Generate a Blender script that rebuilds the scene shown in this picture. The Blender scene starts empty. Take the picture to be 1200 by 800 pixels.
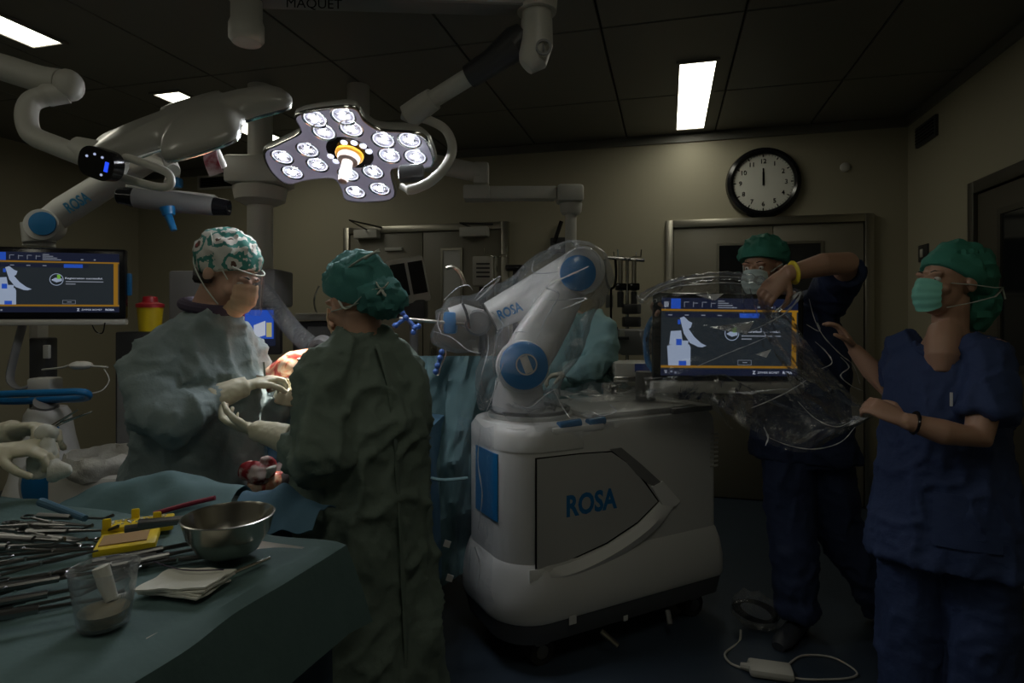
import bpy, bmesh, math, random
import numpy as np
from mathutils import Vector, Matrix

# ------------------------------------------------------------------ camera, world, exposure
F = 700.0; H = 1.45; HOR = 368.0
YAW = math.atan(183.0 / F); CA, SA = math.cos(YAW), math.sin(YAW)
scene = bpy.context.scene
COL = scene.collection
cam = bpy.data.cameras.new('camera'); cam_o = bpy.data.objects.new('camera', cam); COL.objects.link(cam_o)
cam_o.location = (0, 0, H); cam_o.rotation_euler = (math.pi / 2, 0, YAW)
cam.sensor_width = 36.0; cam.lens = 36.0 * F / 1200.0; cam.shift_y = -(400 - HOR) / 1200.0
cam.clip_start = 0.02; cam.clip_end = 60
scene.camera = cam_o
wd = bpy.data.worlds.new('world'); scene.world = wd; wd.use_nodes = True
wd.node_tree.nodes['Background'].inputs[0].default_value = (0.02, 0.022, 0.02, 1)
wd.node_tree.nodes['Background'].inputs[1].default_value = 0.1
vs = scene.view_settings
vs.view_transform = 'Standard'; vs.look = 'None'; vs.gamma = 1.0; vs.use_curve_mapping = False
vs.exposure = 0.0
PANEL_POWER = 5.2        # ceiling light diffusers
LED_POWER = 5.2          # lenses of the surgical lamp
SPOT_POWER = 170.0        # beam of the lit surgical lamp

random.seed(5); rng = np.random.RandomState(7)
PI = math.pi

def W(u, v, z):            # metres right of, ahead of the camera foot, height -> world
    return Vector((u * CA - v * SA, u * SA + v * CA, z))
def P(px, py, d):          # photo pixel at forward distance d -> world
    return W((px - 600) / F * d, d, H - (py - HOR) / F * d)
def D(u, v, z=0.0):        # direction in the same frame
    return Vector((u * CA - v * SA, u * SA + v * CA, z))
RGT, FWD, UP = D(1, 0), D(0, 1), Vector((0, 0, 1))
CAMP = Vector((0, 0, H))
def on_plane(px, py, o, n):
    r = P(px, py, 1.0) - CAMP
    return CAMP + r * ((o - CAMP).dot(n) / r.dot(n))

# ------------------------------------------------------------------ noise
def _h(i):
    s = np.sin(i[:, 0] * 127.1 + i[:, 1] * 311.7 + i[:, 2] * 74.7) * 43758.5453
    return s - np.floor(s)
def vnoise(p):
    i = np.floor(p); f = p - i; f = f * f * (3 - 2 * f); r = 0
    for dx in (0, 1):
        for dy in (0, 1):
            for dz in (0, 1):
                w = (f[:, 0] if dx else 1 - f[:, 0]) * (f[:, 1] if dy else 1 - f[:, 1]) * (f[:, 2] if dz else 1 - f[:, 2])
                r = r + w * _h(i + np.array([dx, dy, dz]))
    return r * 2 - 1
def fbm(p, o=3):
    r = 0; a = 1.0
    for k in range(o):
        r = r + a * vnoise(p * 2.0 ** k + 13.7 * k); a *= .5
    return r
def ridged(p, o=2):
    r = 0; a = 1.0
    for k in range(o):
        r = r + a * (1 - 2.2 * np.abs(vnoise(p * 2.0 ** k + 7.3 * k))); a *= .5
    return r
def nz(x, y=0.0, z=0.0):
    return float(vnoise(np.array([[x, y, z]]))[0])

# ------------------------------------------------------------------ mesh collector
class MB:
    def __init__(s): s.V = []; s.F = []
    def add(s, vs_, fs):
        o = len(s.V); s.V += [Vector(v) for v in vs_]; s.F += [tuple(i + o for i in f) for f in fs]; return s
    def box(s, c, size, ax=None, bev=0.0, seg=2):
        bm = bmesh.new(); bmesh.ops.create_cube(bm, size=1.0)
        for v in bm.verts: v.co = Vector((v.co.x * size[0], v.co.y * size[1], v.co.z * size[2]))
        if bev > 0: bmesh.ops.bevel(bm, geom=list(bm.edges), offset=bev, segments=seg, profile=.5, affect='EDGES')
        ax = ax or (RGT, FWD, UP)
        bm.verts.index_update()
        c = Vector(c)
        s.add([c + ax[0] * v.co.x + ax[1] * v.co.y + ax[2] * v.co.z for v in bm.verts], [[v.index for v in f.verts] for f in bm.faces])
        bm.free(); return s
    def loft(s, rings, cap=True, closed=False):
        n = len(rings[0]); vs_ = [p for r in rings for p in r]; fs = []
        m = len(rings)
        for k in range(m if closed else m - 1):
            a, b = k * n, ((k + 1) % m) * n
            for i in range(n):
                j = (i + 1) % n; fs.append((a + i, a + j, b + j, b + i))
        if cap and not closed:
            fs.append(tuple(range(n))[::-1]); fs.append(tuple((m - 1) * n + i for i in range(n)))
        return s.add(vs_, fs)
    def tube(s, pts, r, n=10, cap=True, closed=False, flat=1.0, up=None):
        pts = [Vector(p) for p in pts]; m = len(pts)
        rs = r if isinstance(r, (list, tuple)) else [r] * m
        T = []
        for i in range(m):
            if closed: t = pts[(i + 1) % m] - pts[i - 1]
            else: t = pts[min(i + 1, m - 1)] - pts[max(i - 1, 0)]
            T.append(t.normalized() if t.length > 1e-9 else Vector((0, 0, 1)))
        nrm = Vector(up) if up else (Vector((0, 0, 1)) if abs(T[0].z) < .9 else Vector((1, 0, 0)))
        nrm = (nrm - T[0] * nrm.dot(T[0])).normalized(); rings = []
        for i in range(m):
            nrm = nrm - T[i] * nrm.dot(T[i])
            nrm.normalize(); b = T[i].cross(nrm)
            rings.append([pts[i] + (nrm * math.cos(2 * PI * k / n) * flat + b * math.sin(2 * PI * k / n)) * rs[i] for k in range(n)])
        return s.loft(rings, cap, closed)
    def cyl(s, a, b, r0, r1=None, n=20): return s.tube([a, b], [r0, r0 if r1 is None else r1], n)
    def lathe(s, prof, c, n=24, ax=None, closed=False):
        ax = ax or (Vector((1, 0, 0)), Vector((0, 1, 0)), UP); c = Vector(c)
        rings = [[c + ax[0] * (r * math.cos(2 * PI * k / n)) + ax[1] * (r * math.sin(2 * PI * k / n)) + ax[2] * z for k in range(n)] for r, z in prof]
        return s.loft(rings, not closed, closed)
    def ell(s, c, r, ax=None, nu=16, nv=10):
        ax = ax or (RGT, FWD, UP); c = Vector(c); vs_ = []; fs = []
        r = (r, r, r) if not isinstance(r, (tuple, list)) else r
        for j in range(1, nv):
            t = PI * j / nv
            for i in range(nu):
                p = 2 * PI * i / nu
                vs_.append(c + ax[0] * (r[0] * math.sin(t) * math.cos(p)) + ax[1] * (r[1] * math.sin(t) * math.sin(p)) + ax[2] * (r[2] * math.cos(t)))
        for j in range(nv - 2):
            for i in range(nu):
                k = (i + 1) % nu; fs.append((j * nu + i, (j + 1) * nu + i, (j + 1) * nu + k, j * nu + k))
        a = len(vs_); vs_ += [c + ax[2] * r[2], c - ax[2] * r[2]]
        for i in range(nu):
            k = (i + 1) % nu; fs.append((a, i, k)); fs.append((a + 1, (nv - 2) * nu + k, (nv - 2) * nu + i))
        return s.add(vs_, fs)
    def prism(s, poly, o, ex, ey, ez, h):      # 2D outline extruded by h along ez
        n = len(poly); o = Vector(o)
        a = [o + ex * x + ey * y for x, y in poly]; b = [p + ez * h for p in a]
        return s.loft([a, b], True)
    def grid(s, fn, nu, nv, th=0.0, tdir=None):
        vs_ = [Vector(fn(i / (nu - 1), j / (nv - 1))) for j in range(nv) for i in range(nu)]
        fs = [(j * nu + i, j * nu + i + 1, (j + 1) * nu + i + 1, (j + 1) * nu + i) for j in range(nv - 1) for i in range(nu - 1)]
        if th:
            N = [Vector() for _ in vs_]
            for f in fs:
                nn = (vs_[f[1]] - vs_[f[0]]).cross(vs_[f[3]] - vs_[f[0]])
                for i in f: N[i] += nn
            m = len(vs_); vs_ = vs_ + [v - n_.normalized() * th for v, n_ in zip(vs_, N)]
            back = [tuple(i + m for i in f)[::-1] for f in fs]; rim = []
            b = [i for i in range(nu)] + [j * nu + nu - 1 for j in range(1, nv)] + [(nv - 1) * nu + i for i in range(nu - 2, -1, -1)] + [j * nu for j in range(nv - 2, 0, -1)]
            for k in range(len(b)):
                p, q = b[k], b[(k + 1) % len(b)]; rim.append((q, p, p + m, q + m))
            fs = fs + back + rim
        return s.add(vs_, fs)
    def quad(s, o, ex, ey, x0, y0, x1, y1):
        return s.add([o + ex * x0 + ey * y0, o + ex * x1 + ey * y0, o + ex * x1 + ey * y1, o + ex * x0 + ey * y1], [(0, 1, 2, 3)])
    def mesh(s, name):
        me = bpy.data.meshes.new(name); me.from_pydata([tuple(v) for v in s.V], [], s.F); me.update(); return me

def finish(me, smooth, fixn=True):
    if fixn:
        bm = bmesh.new(); bm.from_mesh(me); bmesh.ops.recalc_face_normals(bm, faces=bm.faces); bm.to_mesh(me); bm.free()
    if smooth:
        me.shade_smooth()
        if smooth is not True: me.set_sharp_from_angle(angle=math.radians(smooth))
def put(me, name, m, parent=None, loc=None):
    o = bpy.data.objects.new(name, me); COL.objects.link(o)
    if me.materials: me.materials[0] = m
    else: me.materials.append(m)
    base = Vector(loc) if loc is not None else (wloc(parent) if parent else Vector())
    if base.length > 0: me.transform(Matrix.Translation(-base))
    if parent: o.parent = parent; o.location = base - wloc(parent)
    else: o.location = base
    return o
def wloc(o):
    p = Vector(o.location)
    return p + wloc(o.parent) if o.parent else p
def B(mb, name, m, parent=None, smooth=35, loc=None, fixn=True):
    me = mb.mesh(name); finish(me, smooth, fixn); return put(me, name, m, parent, loc)
def thing(name, label, cat, loc, group=None):
    o = bpy.data.objects.new(name, None); COL.objects.link(o); o.location = loc; o.empty_display_size = .05
    o['label'] = label; o['category'] = cat
    if group: o['group'] = group
    return o
def tag(o, label, cat, group=None):
    o['label'] = label; o['category'] = cat
    if group: o['group'] = group
    return o
def struct(o): o['kind'] = 'structure'; return o
def fused(mb, voxel, it=4, disp=None):
    """voxel-fuse overlapping closed shapes into one continuous surface, relax, then displace along the normals"""
    me = mb.mesh('t')
    bm = bmesh.new(); bm.from_mesh(me); bmesh.ops.recalc_face_normals(bm, faces=bm.faces); bm.to_mesh(me); bm.free()
    o = bpy.data.objects.new('t', me); COL.objects.link(o)
    r = o.modifiers.new('r', 'REMESH'); r.mode = 'VOXEL'; r.voxel_size = voxel
    s_ = o.modifiers.new('s', 'SMOOTH'); s_.iterations = it; s_.factor = .5
    dg = bpy.context.evaluated_depsgraph_get(); dg.update()
    out = bpy.data.meshes.new_from_object(o.evaluated_get(dg))
    bpy.data.objects.remove(o); bpy.data.meshes.remove(me)
    if disp:
        n = len(out.vertices); co = np.empty(n * 3); no = np.empty(n * 3)
        out.vertices.foreach_get('co', co); out.vertex_normals.foreach_get('vector', no)
        co = co.reshape(-1, 3); no = no.reshape(-1, 3)
        co = co + no * disp(co)[:, None]
        out.vertices.foreach_set('co', co.ravel()); out.update()
    out.shade_smooth()
    return out
def spline(pts, n=6, closed=True):
    out = []; m = len(pts)
    for i in range(m if closed else m - 1):
        if closed: p0, p1, p2, p3 = (Vector(pts[(i + k) % m]) for k in (-1, 0, 1, 2))
        else: p0, p1, p2, p3 = (Vector(pts[min(max(i + k, 0), m - 1)]) for k in (-1, 0, 1, 2))
        for k in range(n):
            t = k / n
            out.append(.5 * ((2 * p1) + (p2 - p0) * t + (2 * p0 - 5 * p1 + 4 * p2 - p3) * t * t + (3 * p1 - p0 - 3 * p2 + p3) * t ** 3))
    if not closed: out.append(Vector(pts[-1]))
    return out
def rrect(x0, y0, x1, y1, r, n=6):
    if not isinstance(r, (tuple, list)): r = (r,) * 4
    out = []
    for (cx, cy, a0), q in zip(((x0, y0, PI), (x1, y0, 1.5 * PI), (x1, y1, 0), (x0, y1, .5 * PI)), r):
        ox = cx + (q if cx == x0 else -q); oy = cy + (q if cy == y0 else -q)
        for k in range(n + 1):
            t = a0 + .5 * PI * k / n; out.append((ox + q * math.cos(t), oy + q * math.sin(t)))
    return out
_tc = {}
def text_geo(s, bold=0.0):
    if (s, bold) not in _tc:
        c = bpy.data.curves.new('t', 'FONT'); c.body = s; c.size = 1.0; c.offset = bold; c.align_x = 'CENTER'; c.resolution_u = 3
        o = bpy.data.objects.new('t', c); COL.objects.link(o)
        dg = bpy.context.evaluated_depsgraph_get(); dg.update()
        me = bpy.data.meshes.new_from_object(o.evaluated_get(dg))
        _tc[(s, bold)] = ([tuple(v.co) for v in me.vertices], [tuple(f.vertices) for f in me.polygons])
        bpy.data.objects.remove(o); bpy.data.curves.remove(c); bpy.data.meshes.remove(me)
    return _tc[(s, bold)]
def text(mb, s, o, ex, ey, h, bold=0.0, width=None):   # centred line of cap height h
    v, f = text_geo(s, bold)
    k = h / .69; w = max(p[0] for p in v) - min(p[0] for p in v)
    kx = k if width is None else width / w
    return mb.add([o + ex * (p[0] * kx) + ey * (p[1] * k - h / 2) for p in v], f)

# ------------------------------------------------------------------ materials
def mat(name, col, rough=.5, metal=0.0, spec=.5, nscale=0, namt=.12, bump=0, bscale=40, bdist=.01, emit=None, es=0, coat=0, sss=0, trans=0, stretch=None, alpha=1.0):
    m = bpy.data.materials.new(name); m.use_nodes = True; nt = m.node_tree; b = nt.nodes['Principled BSDF']
    b.inputs['Base Color'].default_value = (*col, 1); b.inputs['Roughness'].default_value = rough
    b.inputs['Metallic'].default_value = metal; b.inputs['Specular IOR Level'].default_value = spec
    b.inputs['Coat Weight'].default_value = coat; b.inputs['Subsurface Weight'].default_value = sss
    b.inputs['Transmission Weight'].default_value = trans; b.inputs['Alpha'].default_value = alpha
    if sss: b.inputs['Subsurface Radius'].default_value = (.01, .004, .002)
    if emit: b.inputs['Emission Color'].default_value = (*emit, 1); b.inputs['Emission Strength'].default_value = es
    tc = nt.nodes.new('ShaderNodeTexCoord'); src = tc.outputs['Object']
    if stretch:
        mp = nt.nodes.new('ShaderNodeMapping'); mp.inputs['Scale'].default_value = stretch
        nt.links.new(src, mp.inputs[0]); src = mp.outputs[0]
    if nscale:
        n = nt.nodes.new('ShaderNodeTexNoise'); n.inputs['Scale'].default_value = nscale; n.inputs['Detail'].default_value = 5
        nt.links.new(src, n.inputs['Vector'])
        r = nt.nodes.new('ShaderNodeMix'); r.data_type = 'RGBA'
        r.inputs[6].default_value = (*[c * (1 - namt) for c in col], 1); r.inputs[7].default_value = (*[min(1, c * (1 + namt)) for c in col], 1)
        nt.links.new(n.outputs['Fac'], r.inputs[0]); nt.links.new(r.outputs[2], b.inputs['Base Color'])
    if bump:
        n = nt.nodes.new('ShaderNodeTexNoise'); n.inputs['Scale'].default_value = bscale; n.inputs['Detail'].default_value = 4
        nt.links.new(src, n.inputs['Vector'])
        bp = nt.nodes.new('ShaderNodeBump'); bp.inputs['Strength'].default_value = bump; bp.inputs['Distance'].default_value = bdist
        nt.links.new(n.outputs['Fac'], bp.inputs['Height']); nt.links.new(bp.outputs[0], b.inputs['Normal'])
    return m
def film(name, haze=.035, rough=.07, scale=14, tint=(.85, .87, .9), lo=.05, hi=.75):
    """clear crinkled polythene: see-through, mirror-like at creases, faint milky haze"""
    m = bpy.data.materials.new(name); m.use_nodes = True; nt = m.node_tree; N = nt.nodes; L = nt.links
    for n in list(N): N.remove(n)
    out = N.new('ShaderNodeOutputMaterial'); mx = N.new('ShaderNodeMixShader'); mh = N.new('ShaderNodeMixShader'); tr = N.new('ShaderNodeBsdfTransparent')
    gl = N.new('ShaderNodeBsdfGlossy'); gl.inputs['Roughness'].default_value = rough; gl.inputs['Color'].default_value = (*tint, 1)
    df = N.new('ShaderNodeBsdfDiffuse'); df.inputs['Color'].default_value = (*tint, 1)
    tr.inputs[0].default_value = (.975, .98, .985, 1)
    tc = N.new('ShaderNodeTexCoord')
    no = N.new('ShaderNodeTexNoise'); no.inputs['Scale'].default_value = scale; no.inputs['Detail'].default_value = 5; no.inputs['Distortion'].default_value = 2.0; L.new(tc.outputs['Object'], no.inputs['Vector'])
    bp = N.new('ShaderNodeBump'); bp.inputs['Strength'].default_value = .5; bp.inputs['Distance'].default_value = .02
    L.new(no.outputs['Fac'], bp.inputs['Height']); L.new(bp.outputs[0], gl.inputs['Normal'])
    lw = N.new('ShaderNodeLayerWeight'); lw.inputs['Blend'].default_value = .22; L.new(bp.outputs[0], lw.inputs['Normal'])
    rp = N.new('ShaderNodeMapRange'); rp.inputs['To Min'].default_value = lo; rp.inputs['To Max'].default_value = hi; L.new(lw.outputs['Fresnel'], rp.inputs['Value'])
    mh.inputs[0].default_value = haze; L.new(tr.outputs[0], mh.inputs[1]); L.new(df.outputs[0], mh.inputs[2])
    L.new(rp.outputs[0], mx.inputs[0]); L.new(mh.outputs[0], mx.inputs[1]); L.new(gl.outputs[0], mx.inputs[2]); L.new(mx.outputs[0], out.inputs[0])
    return m
def crinkle(me, ratio=.15, ang=14):
    """collapse a bumpy sheet into irregular flat facets, the way stiff film creases"""
    o = bpy.data.objects.new('t', me); COL.objects.link(o)
    d = o.modifiers.new('d', 'DECIMATE'); d.ratio = ratio
    dg = bpy.context.evaluated_depsgraph_get(); dg.update()
    out = bpy.data.meshes.new_from_object(o.evaluated_get(dg)); bpy.data.objects.remove(o); bpy.data.meshes.remove(me)
    out.shade_smooth(); out.set_sharp_from_angle(angle=math.radians(ang)); return out
def Bfilm(mb, name, m, parent, ratio=.3): return put(crinkle(mb.mesh(name), ratio), name, m, parent)
def emis(name, col, s): return mat(name, (.02, .02, .02), .4, emit=col, es=s)

M = dict(
    wall=mat('wall_paint', (.40, .37, .27), .55, nscale=1.5, namt=.06, bump=.05, bscale=60),
    ceil=mat('ceiling_metal', (.17, .165, .145), .5, nscale=2, namt=.06),
    seam=mat('dark_seam', (.02, .02, .018), .8),
    floor=mat('floor_vinyl', (.042, .060, .085), .38, nscale=9, namt=.18, bump=.03, bscale=80),
    door=mat('door_panel', (.22, .205, .16), .45, nscale=3, namt=.06),
    steel=mat('brushed_steel', (.42, .40, .34), .34, 1.0, nscale=30, namt=.1, stretch=(1, 1, 12)),
    chrome=mat('chrome', (.62, .62, .6), .16, 1.0),
    inst=mat('instrument_steel', (.22, .22, .22), .28, 1.0, nscale=12, namt=.15),
    bowl=mat('bowl_steel', (.55, .53, .47), .24, 1.0, nscale=8, namt=.08, stretch=(1, 1, 8)),
    white=mat('lamp_white', (.58, .57, .52), .38, nscale=4, namt=.04),
    robot=mat('robot_white', (.62, .62, .60), .35, nscale=3, namt=.03, coat=.2),
    panel=mat('robot_grey_panel', (.46, .46, .45), .42, nscale=3, namt=.03),
    swoosh=mat('robot_swoosh', (.80, .80, .78), .35),
    blue=mat('robot_blue', (.012, .17, .42), .35, coat=.3, nscale=4, namt=.05),
    grey=mat('mid_grey', (.20, .20, .20), .45, nscale=4, namt=.06),
    bumper=mat('bumper_grey', (.075, .08, .088), .45, nscale=5, namt=.06),
    dark=mat('dark_plastic', (.035, .036, .038), .42, nscale=6, namt=.1),
    black=mat('black_gloss', (.008, .008, .01), .18),
    rubber=mat('rubber', (.02, .02, .02), .7),
    gown=mat('gown_blue_green', (.225, .285, .290), .75, nscale=7, namt=.1, bump=.6, bscale=16, bdist=.014),
    gown2=mat('gown_grey_green', (.150, .200, .168), .78, nscale=7, namt=.12, bump=.6, bscale=15, bdist=.014),
    gown3=mat('gown_pale_teal', (.26, .44, .45), .75, nscale=7, namt=.1, bump=.3, bscale=24, bdist=.006),
    drape=mat('drape_teal', (.095, .175, .19), .8, nscale=5, namt=.12, bump=.3, bscale=20, bdist=.006),
    drapeb=mat('drape_blue', (.06, .14, .215), .8, nscale=5, namt=.12, bump=.3, bscale=20, bdist=.006),
    tabled=mat('table_drape_green', (.080, .140, .140), .8, nscale=5, namt=.12, bump=.5, bscale=12, bdist=.012),
    skirt=mat('table_skirt_navy', (.02, .045, .075), .8, nscale=5, namt=.12),
    collar=mat('knit_collar', (.06, .045, .075), .85, bump=.3, bscale=120, bdist=.002),
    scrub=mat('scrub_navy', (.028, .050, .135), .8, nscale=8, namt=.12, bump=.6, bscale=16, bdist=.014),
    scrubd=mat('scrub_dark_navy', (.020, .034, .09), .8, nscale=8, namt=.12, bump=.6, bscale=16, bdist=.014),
    cap=mat('cap_green', (.045, .24, .175), .8, nscale=9, namt=.15, bump=.6, bscale=34, bdist=.006),
    cap2=mat('cap_teal', (.060, .225, .215), .8, nscale=9, namt=.15, bump=.6, bscale=34, bdist=.006),
    tie=mat('cotton_tie', (.60, .64, .58), .8),
    mask=mat('mask_green', (.20, .55, .43), .75, bump=.25, bscale=60, bdist=.003),
    mask2=mat('mask_tan', (.70, .48, .30), .8, bump=.25, bscale=60, bdist=.003),
    mask3=mat('mask_white', (.50, .60, .58), .75, bump=.25, bscale=60, bdist=.003),
    skin=mat('skin_olive', (.46, .27, .185), .5, nscale=10, namt=.1, sss=.08),
    skin2=mat('skin_fair', (.55, .33, .24), .5, nscale=10, namt=.1, sss=.08),
    hair=mat('hair_dark', (.02, .013, .01), .5),
    eye=mat('eye_white', (.6, .58, .54), .2), iris=mat('eye_dark', (.02, .012, .008), .15),
    glove=mat('latex_glove', (.60, .56, .42), .5, nscale=14, namt=.08, bump=.25, bscale=60, bdist=.003, sss=.05),
    shoe=mat('clog', (.03, .035, .045), .55),
    yellow=mat('yellow_plastic', (.75, .55, .015), .4), red=mat('red_plastic', (.5, .02, .03), .4), wine=mat('wine_tube', (.22, .01, .04), .4),
    gauze=mat('gauze', (.66, .66, .60), .9, nscale=30, namt=.06, bump=.5, bscale=160, bdist=.002),
    bag=mat('bin_liner', (.42, .41, .36), .5, bump=.6, bscale=30, bdist=.01),
    paper=mat('paper', (.62, .62, .60), .8), glassd=mat('dark_glass', (.01, .012, .015), .08, spec=.8),
    clockf=mat('clock_face', (.68, .68, .62), .5), tealtxt=mat('logo_blue', (.012, .17, .42), .4),
    tealtxt2=mat('logo_light_blue', (.03, .22, .42), .4),
    beige=mat('cable_beige', (.50, .49, .44), .5),
    film=film('clear_film', haze=.05, rough=.10, lo=.045, hi=.6), film2=film('thin_film', haze=.035, rough=.10, lo=.07, hi=.9),
    visor=film('visor_film', haze=.06, rough=.04, scale=1, lo=.12, hi=.5, tint=(.9, .75, .72)),
    orange=mat('orange_ring', (.55, .25, .02), .35, emit=(1, .45, .05), es=.25),
)
def skinblood():
    m = mat('iodine_skin', (.62, .34, .17), .3, coat=.5); nt = m.node_tree; b = nt.nodes['Principled BSDF']
    tc = nt.nodes.new('ShaderNodeTexCoord'); n = nt.nodes.new('ShaderNodeTexNoise'); n.inputs['Scale'].default_value = 22; n.inputs['Detail'].default_value = 7; n.inputs['Distortion'].default_value = 1.2
    r = nt.nodes.new('ShaderNodeValToRGB'); e = r.color_ramp.elements
    e[0].position = .34; e[0].color = (.25, .008, .01, 1); e[1].position = .60; e[1].color = (.72, .54, .42, 1)
    x = e.new(.43); x.color = (.50, .08, .05, 1); x = e.new(.50); x.color = (.64, .36, .22, 1)
    nt.links.new(tc.outputs['Object'], n.inputs['Vector']); nt.links.new(n.outputs['Fac'], r.inputs[0]); nt.links.new(r.outputs[0], b.inputs['Base Color'])
    return m
M['iodine'] = skinblood()
def bloodgauze(name, lo, hi):
    m = mat(name, (.7, .6, .6), .6); nt = m.node_tree; b = nt.nodes['Principled BSDF']
    tc = nt.nodes.new('ShaderNodeTexCoord'); n = nt.nodes.new('ShaderNodeTexNoise'); n.inputs['Scale'].default_value = 18; n.inputs['Detail'].default_value = 4
    r = nt.nodes.new('ShaderNodeValToRGB'); e = r.color_ramp.elements
    e[0].position = lo; e[0].color = (.28, .005, .012, 1); e[1].position = hi; e[1].color = (.68, .55, .52, 1)
    nt.links.new(tc.outputs['Object'], n.inputs['Vector']); nt.links.new(n.outputs['Fac'], r.inputs[0]); nt.links.new(r.outputs[0], b.inputs['Base Color'])
    return m
M['bgauze'] = bloodgauze('bloody_gauze', .47, .56)
M['bglove'] = bloodgauze('blood_spotted_paper', .40, .62)
def print_cap():
    m = mat('printed_cotton', (.6, .6, .55), .8); nt = m.node_tree; N = nt.nodes; L = nt.links; b = N['Principled BSDF']
    tc = N.new('ShaderNodeTexCoord'); v = N.new('ShaderNodeTexVoronoi'); v.inputs['Scale'].default_value = 15; v.inputs['Randomness'].default_value = .7
    L.new(tc.outputs['Object'], v.inputs['Vector'])
    r = N.new('ShaderNodeValToRGB'); r.color_ramp.interpolation = 'CONSTANT'; e = r.color_ramp.elements
    e[0].position = 0; e[0].color = (.35, .03, .03, 1); e[1].position = .16; e[1].color = (.12, .06, .04, 1)
    for p, c in ((.26, (.70, .68, .62)), (.46, (.05, .24, .20)), (.62, (.62, .62, .56))):
        x = e.new(p); x.color = (*c, 1)
    n = N.new('ShaderNodeTexNoise'); n.inputs['Scale'].default_value = 60; L.new(tc.outputs['Object'], n.inputs['Vector'])
    ad = N.new('ShaderNodeMath'); ad.operation = 'MULTIPLY_ADD'; ad.inputs[1].default_value = .35; L.new(n.outputs['Fac'], ad.inputs[0])
    L.new(v.outputs['Distance'], ad.inputs[2])
    sb = N.new('ShaderNodeMath'); sb.operation = 'SUBTRACT'; sb.inputs[1].default_value = .16; L.new(ad.outputs[0], sb.inputs[0])
    L.new(sb.outputs[0], r.inputs[0]); L.new(r.outputs[0], b.inputs['Base Color'])
    return m
M['print'] = print_cap()
# ================================================================== the room
XR, XL, YB, YF, CZ = 1.71, -5.3, 5.0, -2.4, 2.90
AX = (Vector((1, 0, 0)), Vector((0, 1, 0)), UP)
def bx(x0, x1, y0, y1, z0, z1, bev=0, mb=None):
    mb = mb or MB(); return mb.box(((x0 + x1) / 2, (y0 + y1) / 2, (z0 + z1) / 2), (abs(x1 - x0), abs(y1 - y0), abs(z1 - z0)), AX, bev)
def bwp(px, py): return on_plane(px, py, Vector((0, YB, 0)), Vector((0, 1, 0)))
def rwp(px, py): return on_plane(px, py, Vector((XR, 0, 0)), Vector((1, 0, 0)))
struct(B(bx(XL - .1, XR + .1, YF - .1, YB + .1, -.1, 0), 'floor', M['floor'], smooth=0))
for n_, a_ in (('wall_back', (XL - .1, XR + .1, YB, YB + .12)), ('wall_right', (XR, XR + .12, YF, YB)), ('wall_left', (XL - .12, XL, YF, YB)), ('wall_front', (XL - .1, XR + .1, YF - .12, YF))):
    struct(B(bx(*a_, 0, CZ + .1), n_, M['wall'], smooth=0))
# wall cladding joints on the back wall: thin recessed strips
ceiling = struct(B(bx(XL, XR, YF, YB, CZ + .015, CZ + .1), 'ceiling', M['seam'], smooth=0))
xs = [XL, -4.2, -3.45, -2.69, -1.87, -1.1, -.33, .36, 1.05, XR]; ys = [YF, -1.2, -.1, .95, 2.0, 3.05, 4.1, YB]
for i in range(len(xs) - 1):
    for j in range(len(ys) - 1):
        g = .006
        B(bx(xs[i] + g, xs[i + 1] - g, ys[j] + g, ys[j + 1] - g, CZ, CZ + .018, .003), 'ceiling_panel', M['ceil'], ceiling, smooth=0)
# cove along the top of the walls
struct(B(bx(XL, XR, YB - .02, YB, CZ - .07, CZ - .005), 'trim_1', M['ceil'], smooth=0))
struct(B(bx(XR - .02, XR, YF, YB - .02, CZ - .07, CZ - .005), 'trim_2', M['ceil'], smooth=0))
struct(B(bx(XL, XR, YB - .012, YB, 0, .10), 'baseboard_back', M['floor'], smooth=0))
M['diff'] = mat('light_diffuser', (.8, .8, .7), .5, emit=(1.0, .97, .80), es=PANEL_POWER)
def ceiling_light(xc, y0, y1, label, group=None):
    t = thing('ceiling_light', label, 'light', (xc, (y0 + y1) / 2, CZ), group)
    fr = MB(); w = .10
    for x0, x1, a, b in ((xc - w - .02, xc - w, y0 - .02, y1 + .02), (xc + w, xc + w + .02, y0 - .02, y1 + .02), (xc - w, xc + w, y0 - .02, y0), (xc - w, xc + w, y1, y1 + .02)):
        bx(x0, x1, a, b, CZ - .012, CZ, 0, fr)
    B(fr, 'frame', M['ceil'], t, 0); B(bx(xc - w, xc + w, y0, y1, CZ - .006, CZ), 'diffuser', M['diff'], t, 0)
ceiling_light(.165, 3.58, 4.85, 'long glowing ceiling light panel near the wall clock')
ceiling_light(-3.22, 1.25, 2.47, 'glowing ceiling light panel over the camera tower')
ceiling_light(-3.17, 3.2, 4.45, 'ceiling light panel partly hidden behind the unlit surgical lamp')
ceiling_light(-1.5, -.9, .3, 'unseen added fill light panel overhead behind the instrument table')  # out of view, added for frontal fill
ceiling_light(.165, .1, 1.3, 'unseen added fill light panel overhead in front of the robot')  # another unseen panel, added to fill the robot side
ceiling_light(-3.22, -1.2, 0., 'unseen added ceiling light panel at the far end behind the scrub nurse')  # unseen panel added to light the room from the left

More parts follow.
